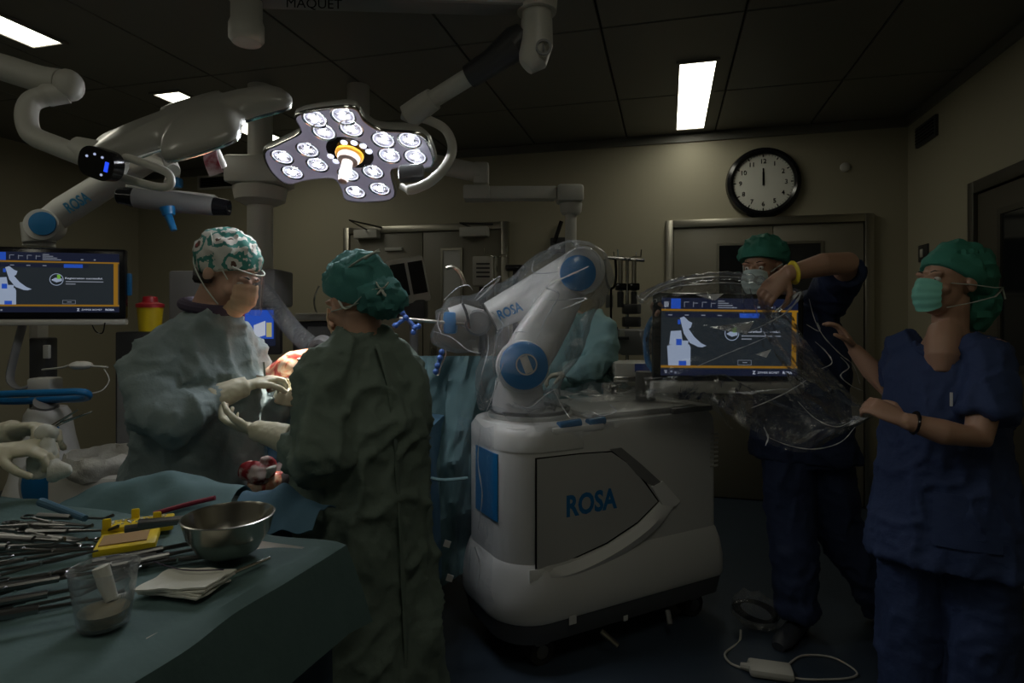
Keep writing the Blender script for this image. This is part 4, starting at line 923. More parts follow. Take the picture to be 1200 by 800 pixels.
# --- monitor of the robot
md = 2.55
mcx = P(855, 395, md); exm = D(1, .05, -.012).normalized(); eym = (UP - exm * UP.dot(exm)).normalized(); nm_ = eym.cross(exm)
if nm_.dot(FWD) > 0: nm_ = -nm_
mw, mh = .655, .375
RM = B(MB().box(mcx - nm_ * .02, (mw, .04, mh), (exm, nm_, eym), .012), 'monitor', M['black'], RBT, 35)
ui(RM, mcx + nm_ * .0005 + exm * (-mw / 2 + .03) + eym * (mh / 2 - .022), exm, eym, mw - .06, mh - .045, nm_)
B(MB().box(mcx - nm_ * .02 - eym * (mh / 2 + .028), (mw + .01, .05, .05), (exm, nm_, eym), .01), 'monitor_shelf', M['beige'], RM, 35)
B(MB().tube(spline([P(766, 372, 2.6), P(759, 385, 2.62), P(757, 405, 2.62), P(760, 425, 2.62), P(768, 436, 2.6)], 4, False), .013, 10), 'monitor_grip', M['blue'], RM)
B(MB().box(mcx - nm_ * .05, (.14, .04, .14), (exm, nm_, eym), .01), 'mount_plate', M['dark'], RM, 35)
B(MB().tube([mcx - nm_ * .06 - UP * .03, P(845, 450, 2.85), RB(.85, .30, 1.13)], .03, 12), 'monitor_arm', M['grey'], RBT)
B(MB().tube([RB(.85, .30, 1.0), RB(.85, .30, 1.16)], .05, 16), 'arm_post', M['grey'], RBT)
# --- clear plastic covers
crum = lambda a, s=7.0: (lambda p: a * (ridged(p * s, 2) * .6 + .4 * fbm(p * s * .5, 2)) )
def wrinkle(p): return .016 * (np.abs(vnoise(p * 7)) * -2 + 1) + .012 * fbm(p * 4.0, 2) + .005 * (1 - 2 * np.abs(vnoise(p * 19)))
cv = MB()
cv.tube([P(604, 478, 2.68), P(606, 455, 2.66), P(612, 430, 2.65), P(640, 385, 2.65), P(668, 335, 2.66), P(682, 312, 2.68), P(690, 298, 2.7)], [.165, .18, .185, .165, .16, .15, .08], 20)
cv.tube([P(684, 312, 2.74), P(640, 336, 2.78), P(600, 362, 2.76), P(560, 378, 2.74), P(528, 376, 2.72), P(508, 376, 2.71)], [.135, .14, .125, .13, .10, .05], 20)
cv.ell(P(545, 390, 2.73), (.16, .10, .085)); cv.ell(P(575, 395, 2.76), (.12, .10, .09))
cv.tube([P(640, 340, 2.75), P(627, 305, 2.74)], [.09, .012], 12)
cvo = crinkle(fused(cv, .012, 2, wrinkle), .10)
put(cvo, 'arm_cover', M['film'], RBT)
B(MB().tube(spline([P(580, 440, 2.7), P(578, 420, 2.72), P(583, 395, 2.68), P(590, 380, 2.64), P(576, 365, 2.63)], 5, False), .008, 8, flat=.4), 'cover_tape', M['film'], RBT)
M['film4'] = film('loose_film', haze=.03, rough=.12, lo=.025, hi=.22)
M['film3'] = film('glint_film', haze=.7, rough=.16, lo=.22, hi=.8)  # near-white diffuse film, paints the bright glints of folds
def glint_crease(pts, d, r=.0048, parent=None):
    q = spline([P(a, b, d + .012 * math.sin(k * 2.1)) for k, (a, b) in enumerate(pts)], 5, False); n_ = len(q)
    B(MB().tube(q, [r * (.25 + math.sin(PI * (k + .5) / n_) * (.8 + .4 * math.sin(k * 1.9))) for k in range(n_)], 6, flat=.5), 'glint_crease', M['film3'], parent or RBT)  # pale strip along a fold, its glint put into the colour
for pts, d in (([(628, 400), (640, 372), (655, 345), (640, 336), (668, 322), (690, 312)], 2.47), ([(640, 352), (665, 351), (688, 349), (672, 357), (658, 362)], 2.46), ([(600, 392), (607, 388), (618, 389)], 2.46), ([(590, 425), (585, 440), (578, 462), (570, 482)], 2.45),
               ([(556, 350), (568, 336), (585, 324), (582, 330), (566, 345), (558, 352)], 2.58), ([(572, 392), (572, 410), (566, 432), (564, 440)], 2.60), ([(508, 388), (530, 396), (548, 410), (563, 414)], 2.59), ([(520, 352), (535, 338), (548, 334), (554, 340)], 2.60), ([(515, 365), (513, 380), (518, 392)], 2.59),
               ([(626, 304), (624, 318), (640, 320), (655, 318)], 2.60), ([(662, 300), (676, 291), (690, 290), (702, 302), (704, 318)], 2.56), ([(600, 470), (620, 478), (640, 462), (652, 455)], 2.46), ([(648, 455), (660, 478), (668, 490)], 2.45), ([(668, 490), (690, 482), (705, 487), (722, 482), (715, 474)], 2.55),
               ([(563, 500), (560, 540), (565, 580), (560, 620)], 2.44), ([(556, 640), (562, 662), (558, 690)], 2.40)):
    glint_crease(pts, d)
def nose_cover(i, j):
    ol = outl(-.006, x0=-.095); n_ = len(ol); k0 = 28
    s = (n_ * .76 + i * n_ * .30); k = int(s) % n_; f = s - int(s); a, b = ol[k], ol[(k + 1) % n_]
    x, y = a[0] * (1 - f) + b[0] * f, a[1] * (1 - f) + b[1] * f
    z = 1.0 - .72 * j; flare = .02 + .05 * max(0, j - .6)
    cx, cy = .3, .29; dx, dy = x - cx, y - cy; l = math.hypot(dx, dy)
    w = flare * (1 + 1.1 * nz(x * 9 + 3, y * 9, z * 5)) + .02 * abs(nz(x * 5, y * 5, z * 9)); w = max(w, .012)
    return RB(x + dx / l * w, y + dy / l * w, z + .015 * nz(x * 12, y * 12, 3))
Bfilm(MB().grid(nose_cover, 90, 60), 'nose_cover', M['film4'], RBT, .25)
def top_cover(i, j):
    x = .02 + 1.09 * i; y = -.0 + .58 * j
    z = 1.035 + .05 * abs(nz(x * 6, y * 6, 0)) + .03 * abs(nz(x * 13 + 5, y * 13, 2))
    if j < .12: z -= .1 * (.12 - j) / .12; y -= .02 * (.12 - j) / .12
    if i > .94: z -= .12 * (i - .94) / .06; x += .03
    return RB(x, y, max(z, 1.03 if (i < .9 and j > .1) else .9))
Bfilm(MB().grid(top_cover, 90, 60), 'top_cover', M['film'], RBT, .2)
for px, py, d in ((537, 640, 2.55), (526, 690, 2.52)):
    pass
# plastic bag over the monitor, held open by the two assistants
def bag_front(i, j):
    # i across, j from the gathered top to the sagging bottom
    x0 = 748 + 10 * j; x1 = 930 + 95 * min(1, j * 1.25) ** 1.3 if j < .8 else 1025 - 55 * (j - .8) / .2
    px = x0 + (x1 - x0) * i
    top = 345 - 24 * math.sin(PI * min(1, i * 1.25)) + (26 * max(0, i - .75) / .25); bot = 468 + 62 * max(0, math.sin(PI * min(1, max(0, (i - .35) / .65)) * .62)) - (8 if i > .92 else 0)
    py = top + (bot - top) * j
    d = 2.50 - .03 * math.sin(PI * i) - .14 * max(0, i - .6) + .05 * (nz(i * 7, j * 6, 1) + .6 * abs(nz(i * 13, j * 11, 4))) * (.35 if i < .72 and j < .8 else 1.0)
    d = min(d, 2.527) if (px < 955 and 335 < py < 465) else d
    return P(px, py, d)
BG = thing('plastic_cover', 'clear crinkled plastic cover pulled over the robot monitor by two assistants', 'plastic cover', P(860, 330, 2.5))
Bfilm(MB().grid(bag_front, 120, 80), 'front_sheet', M['film2'], BG, .16)
def bag_back(i, j):
    p = Vector(bag_front(i, j * .98)); q = .0
    return p + FWD * (.02 + .16 * math.sin(PI * min(1, max(0.02, i))) * math.sin(PI * (.06 + .9 * j)) ** .5 + .02 * nz(i * 9, j * 9, 8))
Bfilm(MB().grid(bag_back, 80, 60), 'back_sheet', M['film2'], BG, .2)
roll = [P(748, 352, 2.5), P(765, 341, 2.5), P(800, 329, 2.48), P(845, 323, 2.46), P(885, 327, 2.44), P(915, 338, 2.45), P(935, 345, 2.5)]
rl_ = MB().tube(spline(roll, 6, False), [.018 + .014 * math.sin(k * 1.7) ** 2 for k in range(37)], 10, flat=.7); B(rl_, 'gathered_hem', M['film'], BG)
# pale strips and facets whose colour stands in for glints on the folds
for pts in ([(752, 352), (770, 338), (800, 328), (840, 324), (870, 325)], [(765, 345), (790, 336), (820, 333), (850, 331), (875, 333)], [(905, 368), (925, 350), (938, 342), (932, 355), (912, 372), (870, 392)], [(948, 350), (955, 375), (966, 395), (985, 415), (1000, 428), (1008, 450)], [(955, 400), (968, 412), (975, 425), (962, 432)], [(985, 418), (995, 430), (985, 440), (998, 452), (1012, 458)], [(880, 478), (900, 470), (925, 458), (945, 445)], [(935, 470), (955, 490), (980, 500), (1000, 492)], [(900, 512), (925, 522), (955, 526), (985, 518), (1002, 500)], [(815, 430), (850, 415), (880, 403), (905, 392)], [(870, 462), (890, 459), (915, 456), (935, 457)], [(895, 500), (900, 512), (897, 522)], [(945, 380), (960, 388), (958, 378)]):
    glint_crease(pts, 2.40, .004, BG)
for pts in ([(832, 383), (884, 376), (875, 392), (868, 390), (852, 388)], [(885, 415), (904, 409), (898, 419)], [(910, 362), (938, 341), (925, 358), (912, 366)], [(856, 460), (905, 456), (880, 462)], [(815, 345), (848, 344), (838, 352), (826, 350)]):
    fc = MB(); fc.add([P(a, b, 2.44 - .01 * k) for k, (a, b) in enumerate(pts)], [tuple(range(len(pts)))]); B(fc, 'glint_facet', M['film3'], BG, 0, fixn=False)
# ---- bagged cable and adaptor on the floor
pw = thing('bagged_cable', 'coiled dark cable in a clear bag hanging at the robot rear', 'cable', P(885, 745, 2.75))
for k in range(3):
    c = P(883 + 3 * k, 716, 2.74 + .015 * k)
    B(MB().tube([c + RGT * (.07 * math.cos(t)) * 1.1 + UP * (.05 * math.sin(t)) - RGT * (.05 * math.sin(t)) for t in [2 * PI * q / 20 for q in range(20)]], .008, 6, closed=True), 'coil', M['black'], pw)
bgm = MB().ell(P(884, 714, 2.75), (.12, .06, .075), (D(.9, 0, -.42), FWD, D(.42, 0, .9))); bo_ = fused(bgm, .010, 1, lambda p: .015 * (1 - 2 * np.abs(vnoise(p * 16)))); bo_ = crinkle(bo_, .3); put(bo_, 'bag', M['film'], pw)
g_ = lambda px, py: on_plane(px, py, Vector((0, 0, .008)), UP)
ad2 = thing('power_adaptor', 'pale flat power adaptor with looped cord on the dark floor', 'adaptor', g_(900, 785))
B(MB().box(g_(903, 788) + UP * .012, (.17, .10, .035), (D(.96, -.25), D(.25, .96), UP), .015), 'brick', M['beige'], ad2, 35)
B(MB().tube([g_(868, 782) + UP * .01, g_(882, 786) + UP * .012], [.012, .018], 8), 'plug', M['beige'], ad2)
B(MB().tube(spline([P(868, 738, 2.7), P(866, 752, 2.65), g_(850, 765), g_(855, 776), g_(868, 782)], 6, False), .005, 6), 'cord', M['beige'], ad2)
B(MB().tube(spline([g_(920, 792), g_(950, 796), g_(995, 794), g_(1003, 786), g_(975, 770), g_(940, 768), g_(922, 780)], 6, False), .004, 6), 'cord', M['beige'], ad2)
# ================================================================== people
def axes(front, pitch=0.0):
    f = D(front[0], front[1]).normalized(); r = D(front[1], -front[0]).normalized()
    ff = (f * math.cos(pitch) + UP * math.sin(pitch)).normalized(); uu = r.cross(ff).normalized()
    return (r, ff, uu)                        # right, forward, up of the body
def el(mb, c, ax, off, r, nu=16, nv=10): return mb.ell(c + ax[0] * off[0] + ax[1] * off[1] + ax[2] * off[2], r, ax, nu, nv)
def at(c, ax, x, y, z): return c + ax[0] * x + ax[1] * y + ax[2] * z
def head(mb, c, ax, neck_to=None):
    el(mb, c, ax, (0, -.015, .035), (.076, .097, .086)); el(mb, c, ax, (0, .03, -.03), (.062, .068, .088)); el(mb, c, ax, (0, .052, -.092), (.040, .040, .028))
    mb.tube([at(c, ax, 0, .092, .012), at(c, ax, 0, .108, -.018), at(c, ax, 0, .116, -.036)], [.008, .011, .013], 10)
    for s in (-1, 1):
        el(mb, c, ax, (.012 * s, .102, -.040), (.010, .012, .009)); el(mb, c, ax, (.030 * s, .084, .022), (.026, .014, .009)); el(mb, c, ax, (.042 * s, .068, -.032), (.024, .022, .020))
        el(mb, c, ax, (.079 * s, -.008, -.008), (.011, .021, .032)); el(mb, c, ax, (.031 * s, .080, .012), (.017, .010, .005)); el(mb, c, ax, (.031 * s, .080, -.012), (.016, .010, .004))
    el(mb, c, ax, (0, .094, -.066), (.022, .011, .006)); el(mb, c, ax, (0, .092, -.076), (.019, .011, .007))
    if neck_to is not None: mb.tube([at(c, ax, 0, -.01, -.05), (at(c, ax, 0, -.02, -.12) + neck_to) / 2, neck_to], [.056, .055, .068], 16)
def eyes(p, c, ax):
    for s in (-1, 1):
        e = B(MB().ell(at(c, ax, .031 * s, .081, .0005), .0115, ax, 14, 10), 'eye', M['eye'], p)
        B(MB().ell(at(c, ax, .031 * s, .0885, .0), (.0055, .0045, .0055), ax, 10, 8), 'iris', M['iris'], e)
        B(MB().tube([at(c, ax, .016 * s, .095, .025), at(c, ax, .03 * s, .094, .030), at(c, ax, .046 * s, .082, .027)], [.003, .0035, .002], 8, flat=.6), 'eyebrow', M['hair'], p)
def cap_shape(c, ax, r, off, p0, nrm, puff=.012, seed=0):
    """a cap: a puffed shell over the skull, flattened onto its rim plane"""
    mb = MB(); mb.ell(at(c, ax, *off), r, ax, 48, 32); q0 = at(c, ax, *p0); nn = (ax[0] * nrm[0] + ax[1] * nrm[1] + ax[2] * nrm[2]).normalized(); cc_ = at(c, ax, *off)
    for v in mb.V:
        h = (v - q0).dot(nn); dr = (v - cc_).normalized()
        if h < 0:
            v += nn * (-h); k = q0 + (v - q0) * .93; v.xyz = k.xyz
        else: v += dr * puff * (nz(dr.x * 4 + seed, dr.y * 4, dr.z * 4) + .6 * (1 - 2.4 * abs(nz(dr.x * 5 + seed, dr.y * 5 + 7, dr.z * 3)))) * min(1, h / .03)
    return mb
def face_mask(c, ax, top=-.008, bot=-.108, w=1.18, r=.066, duck=0.0):
    mb = MB()
    def fn(i, j):
        t = (i - .5) * 2 * w; zc = (top + bot) / 2; z = zc + (top + (bot - top) * j - zc) * (1 - .38 * (abs(i - .5) * 2) ** 2.2)
        bul = math.sin(PI * min(1, .12 + .80 * j)); rr = .062 + .012 * bul
        yy = .030 + (.070 + .022 * bul + duck * (1 - abs(2 * j - 1))) * math.cos(t) ** .8 if abs(t) < PI / 2 else .03
        yy += .012 * (1 - abs(i - .5) * 2) ** 2 * (1 - j)
        return at(c, ax, rr * math.sin(t), yy + .0018 * math.sin(j * 26), z + .008 * abs(i - .5) * (1 - 2 * j))
    return mb.grid(fn, 28, 20, .002)
def hand(mb, w, f, n, thumb=1, k=1.0, curl=(.5, .7, .5), spread=.10, tcurl=.5, each=None):
    """w wrist, f finger direction, n direction the palm faces; thumb = +1/-1 side of f x n"""
    f = f.normalized(); n = (n - f * n.dot(f)).normalized(); s = f.cross(n) * thumb
    rings = []
    for t, a, b in ((-.03, .026, .020), (0, .028, .019), (.03, .036, .017), (.06, .041, .0155), (.085, .041, .0135), (.097, .036, .010)):
        rings.append([w + f * (t * k) + s * (a * k * math.cos(2 * PI * q / 16)) + n * (b * k * math.sin(2 * PI * q / 16)) for q in range(16)])
    mb.loft(rings)
    for i, (off, L, r) in enumerate(((.030, .072, .0092), (.010, .080, .0094), (-.011, .074, .0090), (-.030, .058, .0080))):
        cu = each[i] if each else curl
        p = w + f * (.088 * k) + s * (off * k); a = 0.0; d = (f + s * (off * spread / .03)).normalized(); pts = [p - d * .02 * k, p]; rs = [r * k, r * k * 1.04]
        for sg, (l, c_) in enumerate(zip((.45, .30, .25), cu)):
            a += c_; v = d * math.cos(a) + n * math.sin(a); p = p + v * (L * l * k)
            pts.append(p.copy()); rs.append(r * k * (1.0, .93, .72)[sg])
        mb.tube(pts, rs, 10); mb.ell(p, rs[-1] * .98, None, 8, 6)
    p = w + f * (.022 * k) + s * (.028 * k) + n * (.004 * k); pts = [p]; rs = [.013 * k]
    d = (f * .62 + s * .70 + n * .25).normalized()
    for l, c_, r in ((.040, 0, .012), (.034, tcurl, .0105), (.026, tcurl, .0085)):
        d = (d + n * (.45 * c_) - s * (.55 * c_) + f * .35 * c_).normalized(); p = p + d * (l * k); pts.append(p.copy()); rs.append(r * k)
    mb.tube(pts, rs, 10); mb.ell(p, rs[-1] * .98, None, 8, 6)
def body_loft(mb, secs, n=32):     # secs: (centre, axes, half width, half depth)
    mb.loft([[c + ax[0] * (a * math.copysign(abs(math.cos(t)) ** .85, math.cos(t))) + ax[1] * (b * math.copysign(abs(math.sin(t)) ** .9, math.sin(t))) for t in [2 * PI * k / n for k in range(n)]] for c, ax, a, b in secs])
def folds(amp, vert=2.2, horiz=7.0, seed=0.0):
    def fn(p):
        q = p + seed
        w = q + .06 * np.stack([vnoise(q * 6), vnoise(q * 6 + 31), vnoise(q * 6 + 57)], 1)
        cr = lambda n_: (1 - np.abs(n_)) ** 5
        return amp * 1.5 * (cr(vnoise(w * np.array([horiz * 1.1, horiz * 1.1, vert]))) - .35) + amp * 1.2 * cr(vnoise(w * np.array([horiz * 1.8, horiz * 1.5, vert * 3.4]) + 3)) + amp * .6 * cr(vnoise(w * 26 + 9)) + amp * .8 * vnoise(w * np.array([5, 5, 3]))
    return fn
def legs(mb, a0, a1, ax, hipw=.09, foot=True):
    pass
def shoe(parent, c, front, m):
    f = D(*front).normalized(); r = f.cross(UP)
    mb = MB(); rg = []
    for t, a, h in ((-.10, .028, .06), (-.085, .036, .085), (-.02, .038, .09), (.05, .045, .065), (.12, .044, .05), (.155, .028, .035)):
        rg.append([c + f * t + r * (a * math.cos(q)) + UP * (h / 2 + h / 2 * math.sin(q)) for q in [2 * PI * k / 14 for k in range(14)]])
    mb.loft(rg); B(mb, 'shoe', m, parent)

def gowned(name_label, group, centre_px, d, front, z_sh, secs, sleeves, gm, voxel=.012, amp=.010, seed=0.):
    pass

# ---------------- surgeon on the left: printed cap, visor, facing the knee
f1 = (.86, -.51); A1 = axes(f1)
u1, v1 = (236 - 600) / F * 2.05, 2.05
P1 = thing('person', 'surgeon in blue-green gown with printed cap and clear visor, holding instruments', 'person', W(u1, v1, 0))
h1 = P(267, 320, 2.05); HA1 = axes((.97, -.22), -.50)
nb = W(u1 + .025, v1, 1.455)
bd = MB(); head(bd, h1, HA1, nb)
body_loft(bd, [(W(u1, v1, z), A1, a, b) for z, a, b in ((.80, .14, .10), (1.0, .13, .09), (1.25, .15, .10), (1.38, .15, .08), (1.44, .06, .06))])
for s in (-1, 1): bd.tube([W(u1, v1, .85) + A1[0] * .09 * s, W(u1, v1, .48) + A1[0] * .10 * s, W(u1, v1, .07) + A1[0] * .10 * s], [.075, .055, .04], 14)
put(fused(bd, .006, 3), 'body', M['skin2'], P1); eyes(P1, h1, HA1)
gm = MB()
body_loft(gm, [(W(u1 + du, v1, z), A1, a, b) for z, du, a, b in ((.22, -.04, .30, .24), (.55, -.03, .27, .22), (.85, -.02, .235, .19), (1.02, .0, .205, .165), (1.20, .01, .20, .16), (1.32, .01, .185, .125), (1.39, .012, .14, .095), (1.455, .02, .082, .074))])
gm.tube([P(212, 390, 1.97), P(188, 408, 1.91), P(176, 450, 1.86), P(178, 488, 1.81), P(202, 492, 1.81), P(232, 479, 1.87), P(254, 468, 1.93)], [.055, .072, .078, .078, .074, .066, .046], 20)
gm.tube([P(276, 392, 2.12), P(291, 410, 2.18), P(296, 450, 2.2), P(302, 480, 2.2), P(318, 484, 2.16), P(332, 472, 2.12)], [.05, .066, .068, .068, .058, .042], 18)
put(fused(gm, .011, 3, folds(.015, 2.4, 7, 3.1)), 'gown', M['gown'], P1)
B(MB().tube([nb + (A1[0] * .080 * math.cos(t) + A1[1] * (.004 + .078 * math.sin(t))) + UP * (.022 - .016 * math.sin(t)) for t in [2 * PI * k / 28 for k in range(28)]], .019, 10, closed=True), 'collar', M['collar'], P1)
gl = MB(); wr = P(256, 464, 1.93)
gl.tube([P(247, 469, 1.915), P(262, 462, 1.94), P(280, 455, 1.97), P(290, 452, 1.985)], [.047, .042, .036, .032], 16)
hand(gl, P(290, 452, 1.985), P(318, 443, 2.06) - P(290, 452, 1.985), D(.25, .2, -1), -1, 1.0, (.5, .9, .6), .08, .9)
put(fused(gl, .0045, 2, lambda p: .0015 * fbm(p * 60, 2)), 'glove', M['glove'], P1)
gl = MB(); gl.tube([P(332, 472, 2.12), P(335, 462, 2.12), P(336, 455, 2.12)], [.045, .038, .031], 14)
hand(gl, P(336, 457, 2.12), D(-.05, -.25, 1) * -1 + D(.5, 0, 1.6), D(-.5, -.6, -.2), 1, .98, (.6, .9, .6), .06, .8)
put(fused(gl, .0045, 2), 'glove', M['glove'], P1)
cp = cap_shape(h1, HA1, (.092, .116, .102), (0, -.022, .044), (0, .085, .055), (0, -.55, .83), .008, 2)
cpo = B(cp, 'cap', M['print'], P1)
B(MB().ell(at(h1, HA1, 0, -.125, .02), (.035, .03, .03), HA1), 'cap_knot', M['print'], P1)
B(face_mask(h1, HA1, .014, -.115, 1.0, duck=.012), 'mask', M['mask2'], P1)
stt = MB()
for s in (1,):
    stt.tube(spline([at(h1, HA1, .063 * s, .055, .0), at(h1, HA1, .085 * s, .0, .05), at(h1, HA1, .078 * s, -.055, .10), at(h1, HA1, .03 * s, -.10, .10)], 5, False), .0055, 6, flat=.4)
    stt.tube(spline([at(h1, HA1, .060 * s, .06, -.09), at(h1, HA1, .087 * s, .0, -.05), at(h1, HA1, .085 * s, -.07, -.005), at(h1, HA1, .03 * s, -.13, .03)], 5, False), .0055, 6, flat=.4)
B(stt, 'mask_straps', M['tie'], P1)
B(MB().tube([at(h1, HA1, .0, -.10, -.02), at(h1, HA1, .07, -.04, -.045), at(h1, HA1, .078, .01, -.03)], [.03, .02, .008], 8), 'hair', M['hair'], P1)
def visor(i, j):
    t = (i - .5) * 2.3; return at(h1, HA1, .082 * math.sin(t), .028 + .085 * math.cos(t) + .055 * j, .050 - .125 * j)
B(MB().grid(visor, 24, 10), 'visor', M['visor'], P1, fixn=False)
B(MB().tube([Vector(visor(k / 20, 0)) for k in range(21)], .0025, 6), 'visor_band', M['tie'], P1)
for s in (-1, 1): shoe(P1, W(u1, v1, 0) + A1[0] * .10 * s + A1[1] * .04, f1, M['shoe'])

# ---------------- surgeon seen from behind
f2 = (-.76, .65); A2 = axes(f2); u2, v2 = (425 - 600) / F * 1.85, 1.85
P2 = thing('person', 'surgeon seen from behind in dark green gown and tied teal cap', 'person', W(u2, v2, 0))
h2 = P(418, 350, 1.86); HA2 = axes((-.80, .60), -.38)
nb = W(u2 - .01, v2, 1.39)
bd = MB(); head(bd, h2, HA2, nb)
body_loft(bd, [(W(u2, v2, z), A2, a, b) for z, a, b in ((.75, .14, .10), (1.0, .13, .09), (1.2, .15, .10), (1.30, .15, .08), (1.35, .06, .06))])
for s in (-1, 1): bd.tube([W(u2, v2, .8) + A2[0] * .09 * s, W(u2, v2, .45) + A2[0] * .10 * s, W(u2, v2, .07) + A2[0] * .10 * s], [.075, .055, .04], 14)
put(fused(bd, .006, 3), 'body', M['skin2'], P2); eyes(P2, h2, HA2)
gm = MB()
body_loft(gm, [(W(u2 + du, v2, z), A2, a, b) for z, du, a, b in ((.20, .03, .225, .20), (.5, .02, .215, .185), (.80, .0, .20, .175), (.95, .0, .20, .17), (1.12, .005, .195, .155), (1.26, .005, .19, .13), (1.345, .0, .14, .095), (1.40, .0, .07, .065))])
gm.tube([P(404, 404, 1.78), P(386, 428, 1.73), P(377, 480, 1.69), P(380, 535, 1.645), P(371, 545, 1.655), P(356, 530, 1.71), P(340, 517, 1.745)], [.05, .066, .072, .074, .070, .060, .044], 20)
gm.tube([P(455, 405, 1.95), P(472, 432, 1.96), P(480, 472, 1.97), P(476, 502, 2.02), P(445, 500, 2.12), P(408, 478, 2.2)], [.05, .066, .072, .074, .064, .046], 20)
put(fused(gm, .011, 3, folds(.015, 1.6, 7.5, 11.7)), 'gown', M['gown2'], P2)
# rear opening of the gown
bk = -A2[1]
ov_ = MB()
def overlap(i, j):
    z = 1.36 - 1.1 * j; off = .085 + .02 * math.sin(j * 3)
    dep = float(np.interp(z, [.2, .8, 1.12, 1.26, 1.345, 1.40], [.213, .188, .170, .146, .112, .08])) + .004 * nz(j * 8, i * 4)
    return W(u2, v2, z) + A2[0] * (-.015 + .022 * (i - .5) + .03 * j) + bk * (dep - .01 * (i * i))
B(MB().grid(overlap, 5, 50, .003), 'gown_placket', M['gown2'], P2)
gl = MB(); wr = P(300, 503, 1.82)
gl.tube([P(343, 518, 1.74), P(330, 512, 1.765), P(312, 507, 1.80), P(300, 504, 1.82)], [.044, .041, .035, .031], 16)
hand(gl, P(300, 504, 1.82), P(262, 494, 1.87) - P(300, 504, 1.82), D(.15, .35, .9), -1, 1.0, (.35, .6, .5), .07, .7)
put(fused(gl, .0045, 2, lambda p: .0015 * fbm(p * 60, 2)), 'glove', M['glove'], P2)
B(MB().tube([P(340, 517, 1.744) + (UP * math.cos(t) * .044 + FWD * math.sin(t) * .044) for t in [2 * PI * k / 20 for k in range(20)]], .004, 6, closed=True), 'glove_cuff', M['glove'], P2)
gl = MB(); gl.tube([P(408, 477, 2.2), P(392, 462, 2.2)], [.044, .032], 14); hand(gl, P(392, 462, 2.2), D(-1, -.1, .5), D(0, -.3, -1), 1, 1.0, (.5, .8, .6))
put(fused(gl, .0045, 2), 'glove', M['glove'], P2)
cp = cap_shape(h2, HA2, (.098, .118, .108), (0, -.02, .034), (0, .06, .045), (0, -.62, .78), .010, 5); B(cp, 'cap', M['cap2'], P2)
cb_ = MB(); cb_.ell(at(h2, HA2, .012, -.098, -.036), (.085, .062, .064), HA2, 32, 22)
for v in cb_.V:
    dr = (v - at(h2, HA2, .012, -.098, -.036)).normalized(); v += dr * .011 * (nz(dr.x * 4, dr.y * 4, dr.z * 4) + .7 * nz(dr.x * 9, dr.y * 9, dr.z * 9))
B(cb_, 'cap_pouch', M['cap2'], P2)
tie = MB(); tb = P(447, 338, 1.76)
tie.tube(spline([P(398, 322, 1.79), P(418, 307, 1.755), P(436, 297, 1.765), P(444, 293, 1.78)], 5, False), .006, 6, flat=.4)
tie.tube(spline([P(392, 338, 1.80), P(405, 362, 1.755), P(430, 342, 1.735), tb - FWD * .02], 5, False), .004, 6, flat=.4)
for e_ in ((441, 331), (455, 331), (440, 345), (452, 346)):
    tie.tube(spline([P(447, 338, 1.735), (P(447, 338, 1.725) + P(*e_, 1.735)) / 2 - UP * .004, P(*e_, 1.74)], 4, False), .005, 6, flat=.5)
tie.tube(spline([P(428, 303, 1.75), P(437, 297, 1.74), P(445, 295, 1.745)], 4, False), .007, 6, flat=.5)
B(tie, 'cap_ties', M['tie'], P2)
B(face_mask(h2, HA2, .012, -.112, 1.15), 'mask', M['mask2'], P2)
sm = MB().tube(spline([at(h2, HA2, -.06, .055, -.02), at(h2, HA2, -.084, -.01, -.04), at(h2, HA2, -.06, -.09, -.05)], 4, False), .005, 6, flat=.4); B(sm, 'mask_straps', M['tie'], P2)
for s in (-1, 1): shoe(P2, W(u2, v2, 0) + A2[0] * .10 * s + A2[1] * .04, f2, M['shoe'])

# ---------------- assistant on the right in navy scrubs
f3 = (-.66, -.75); A3 = axes(f3); u3, v3 = (1108 - 600) / F * 2.1, 2.1
P3 = thing('person', 'assistant in navy scrubs with green cap and green mask, holding the plastic cover', 'person', W(u3, v3, 0))
h3 = P(1112, 330, 2.1); HA3 = axes((-.97, -.20), .06)
nb = W(u3 + .01, v3, 1.36)
bd = MB(); head(bd, h3, HA3, nb)
body_loft(bd, [(W(u3, v3, z), A3, a, b) for z, a, b in ((.72, .15, .11), (.85, .165, .115), (1.0, .135, .095), (1.18, .145, .095), (1.27, .13, .07), (1.33, .08, .055), (1.38, .055, .055))])
bd.tube([W(u3, v3, 1.40) + A3[1] * .01, W(u3, v3, 1.35) + A3[1] * .045, W(u3, v3, 1.30) + A3[1] * .078, W(u3, v3, 1.25) + A3[1] * .09], [.050, .058, .054, .03], 18)
el3, wr3 = P(1146, 512, 1.88), P(1058, 492, 1.93)
bd.tube([P(1160, 404, 1.98), P(1158, 455, 1.92), el3, P(1105, 506, 1.89), wr3], [.055, .05, .043, .041, .026], 16)
hand(bd, wr3, P(1020, 473, 1.99) - wr3, D(.2, .5, -.6), -1, .96, (.55, .8, .5), .08, .8)
el3b, wr3b = P(1046, 462, 2.30), P(1000, 408, 2.36)
bd.tube([P(1062, 402, 2.22), P(1054, 435, 2.26), el3b, P(1022, 434, 2.33), wr3b], [.055, .05, .043, .040, .026], 16)
hand(bd, wr3b, P(975, 370, 2.38) - wr3b, D(-.75, .2, -.5), 1, .96, (.35, .5, .4), .12, .5)
for s in (-1, 1): bd.tube([W(u3, v3, .8) + A3[0] * .085 * s, W(u3, v3, .46) + A3[0] * .09 * s, W(u3, v3, .07) + A3[0] * .09 * s], [.085, .055, .038], 14)
put(fused(bd, .005, 3), 'body', M['skin'], P3); eyes(P3, h3, HA3)
gm = MB()
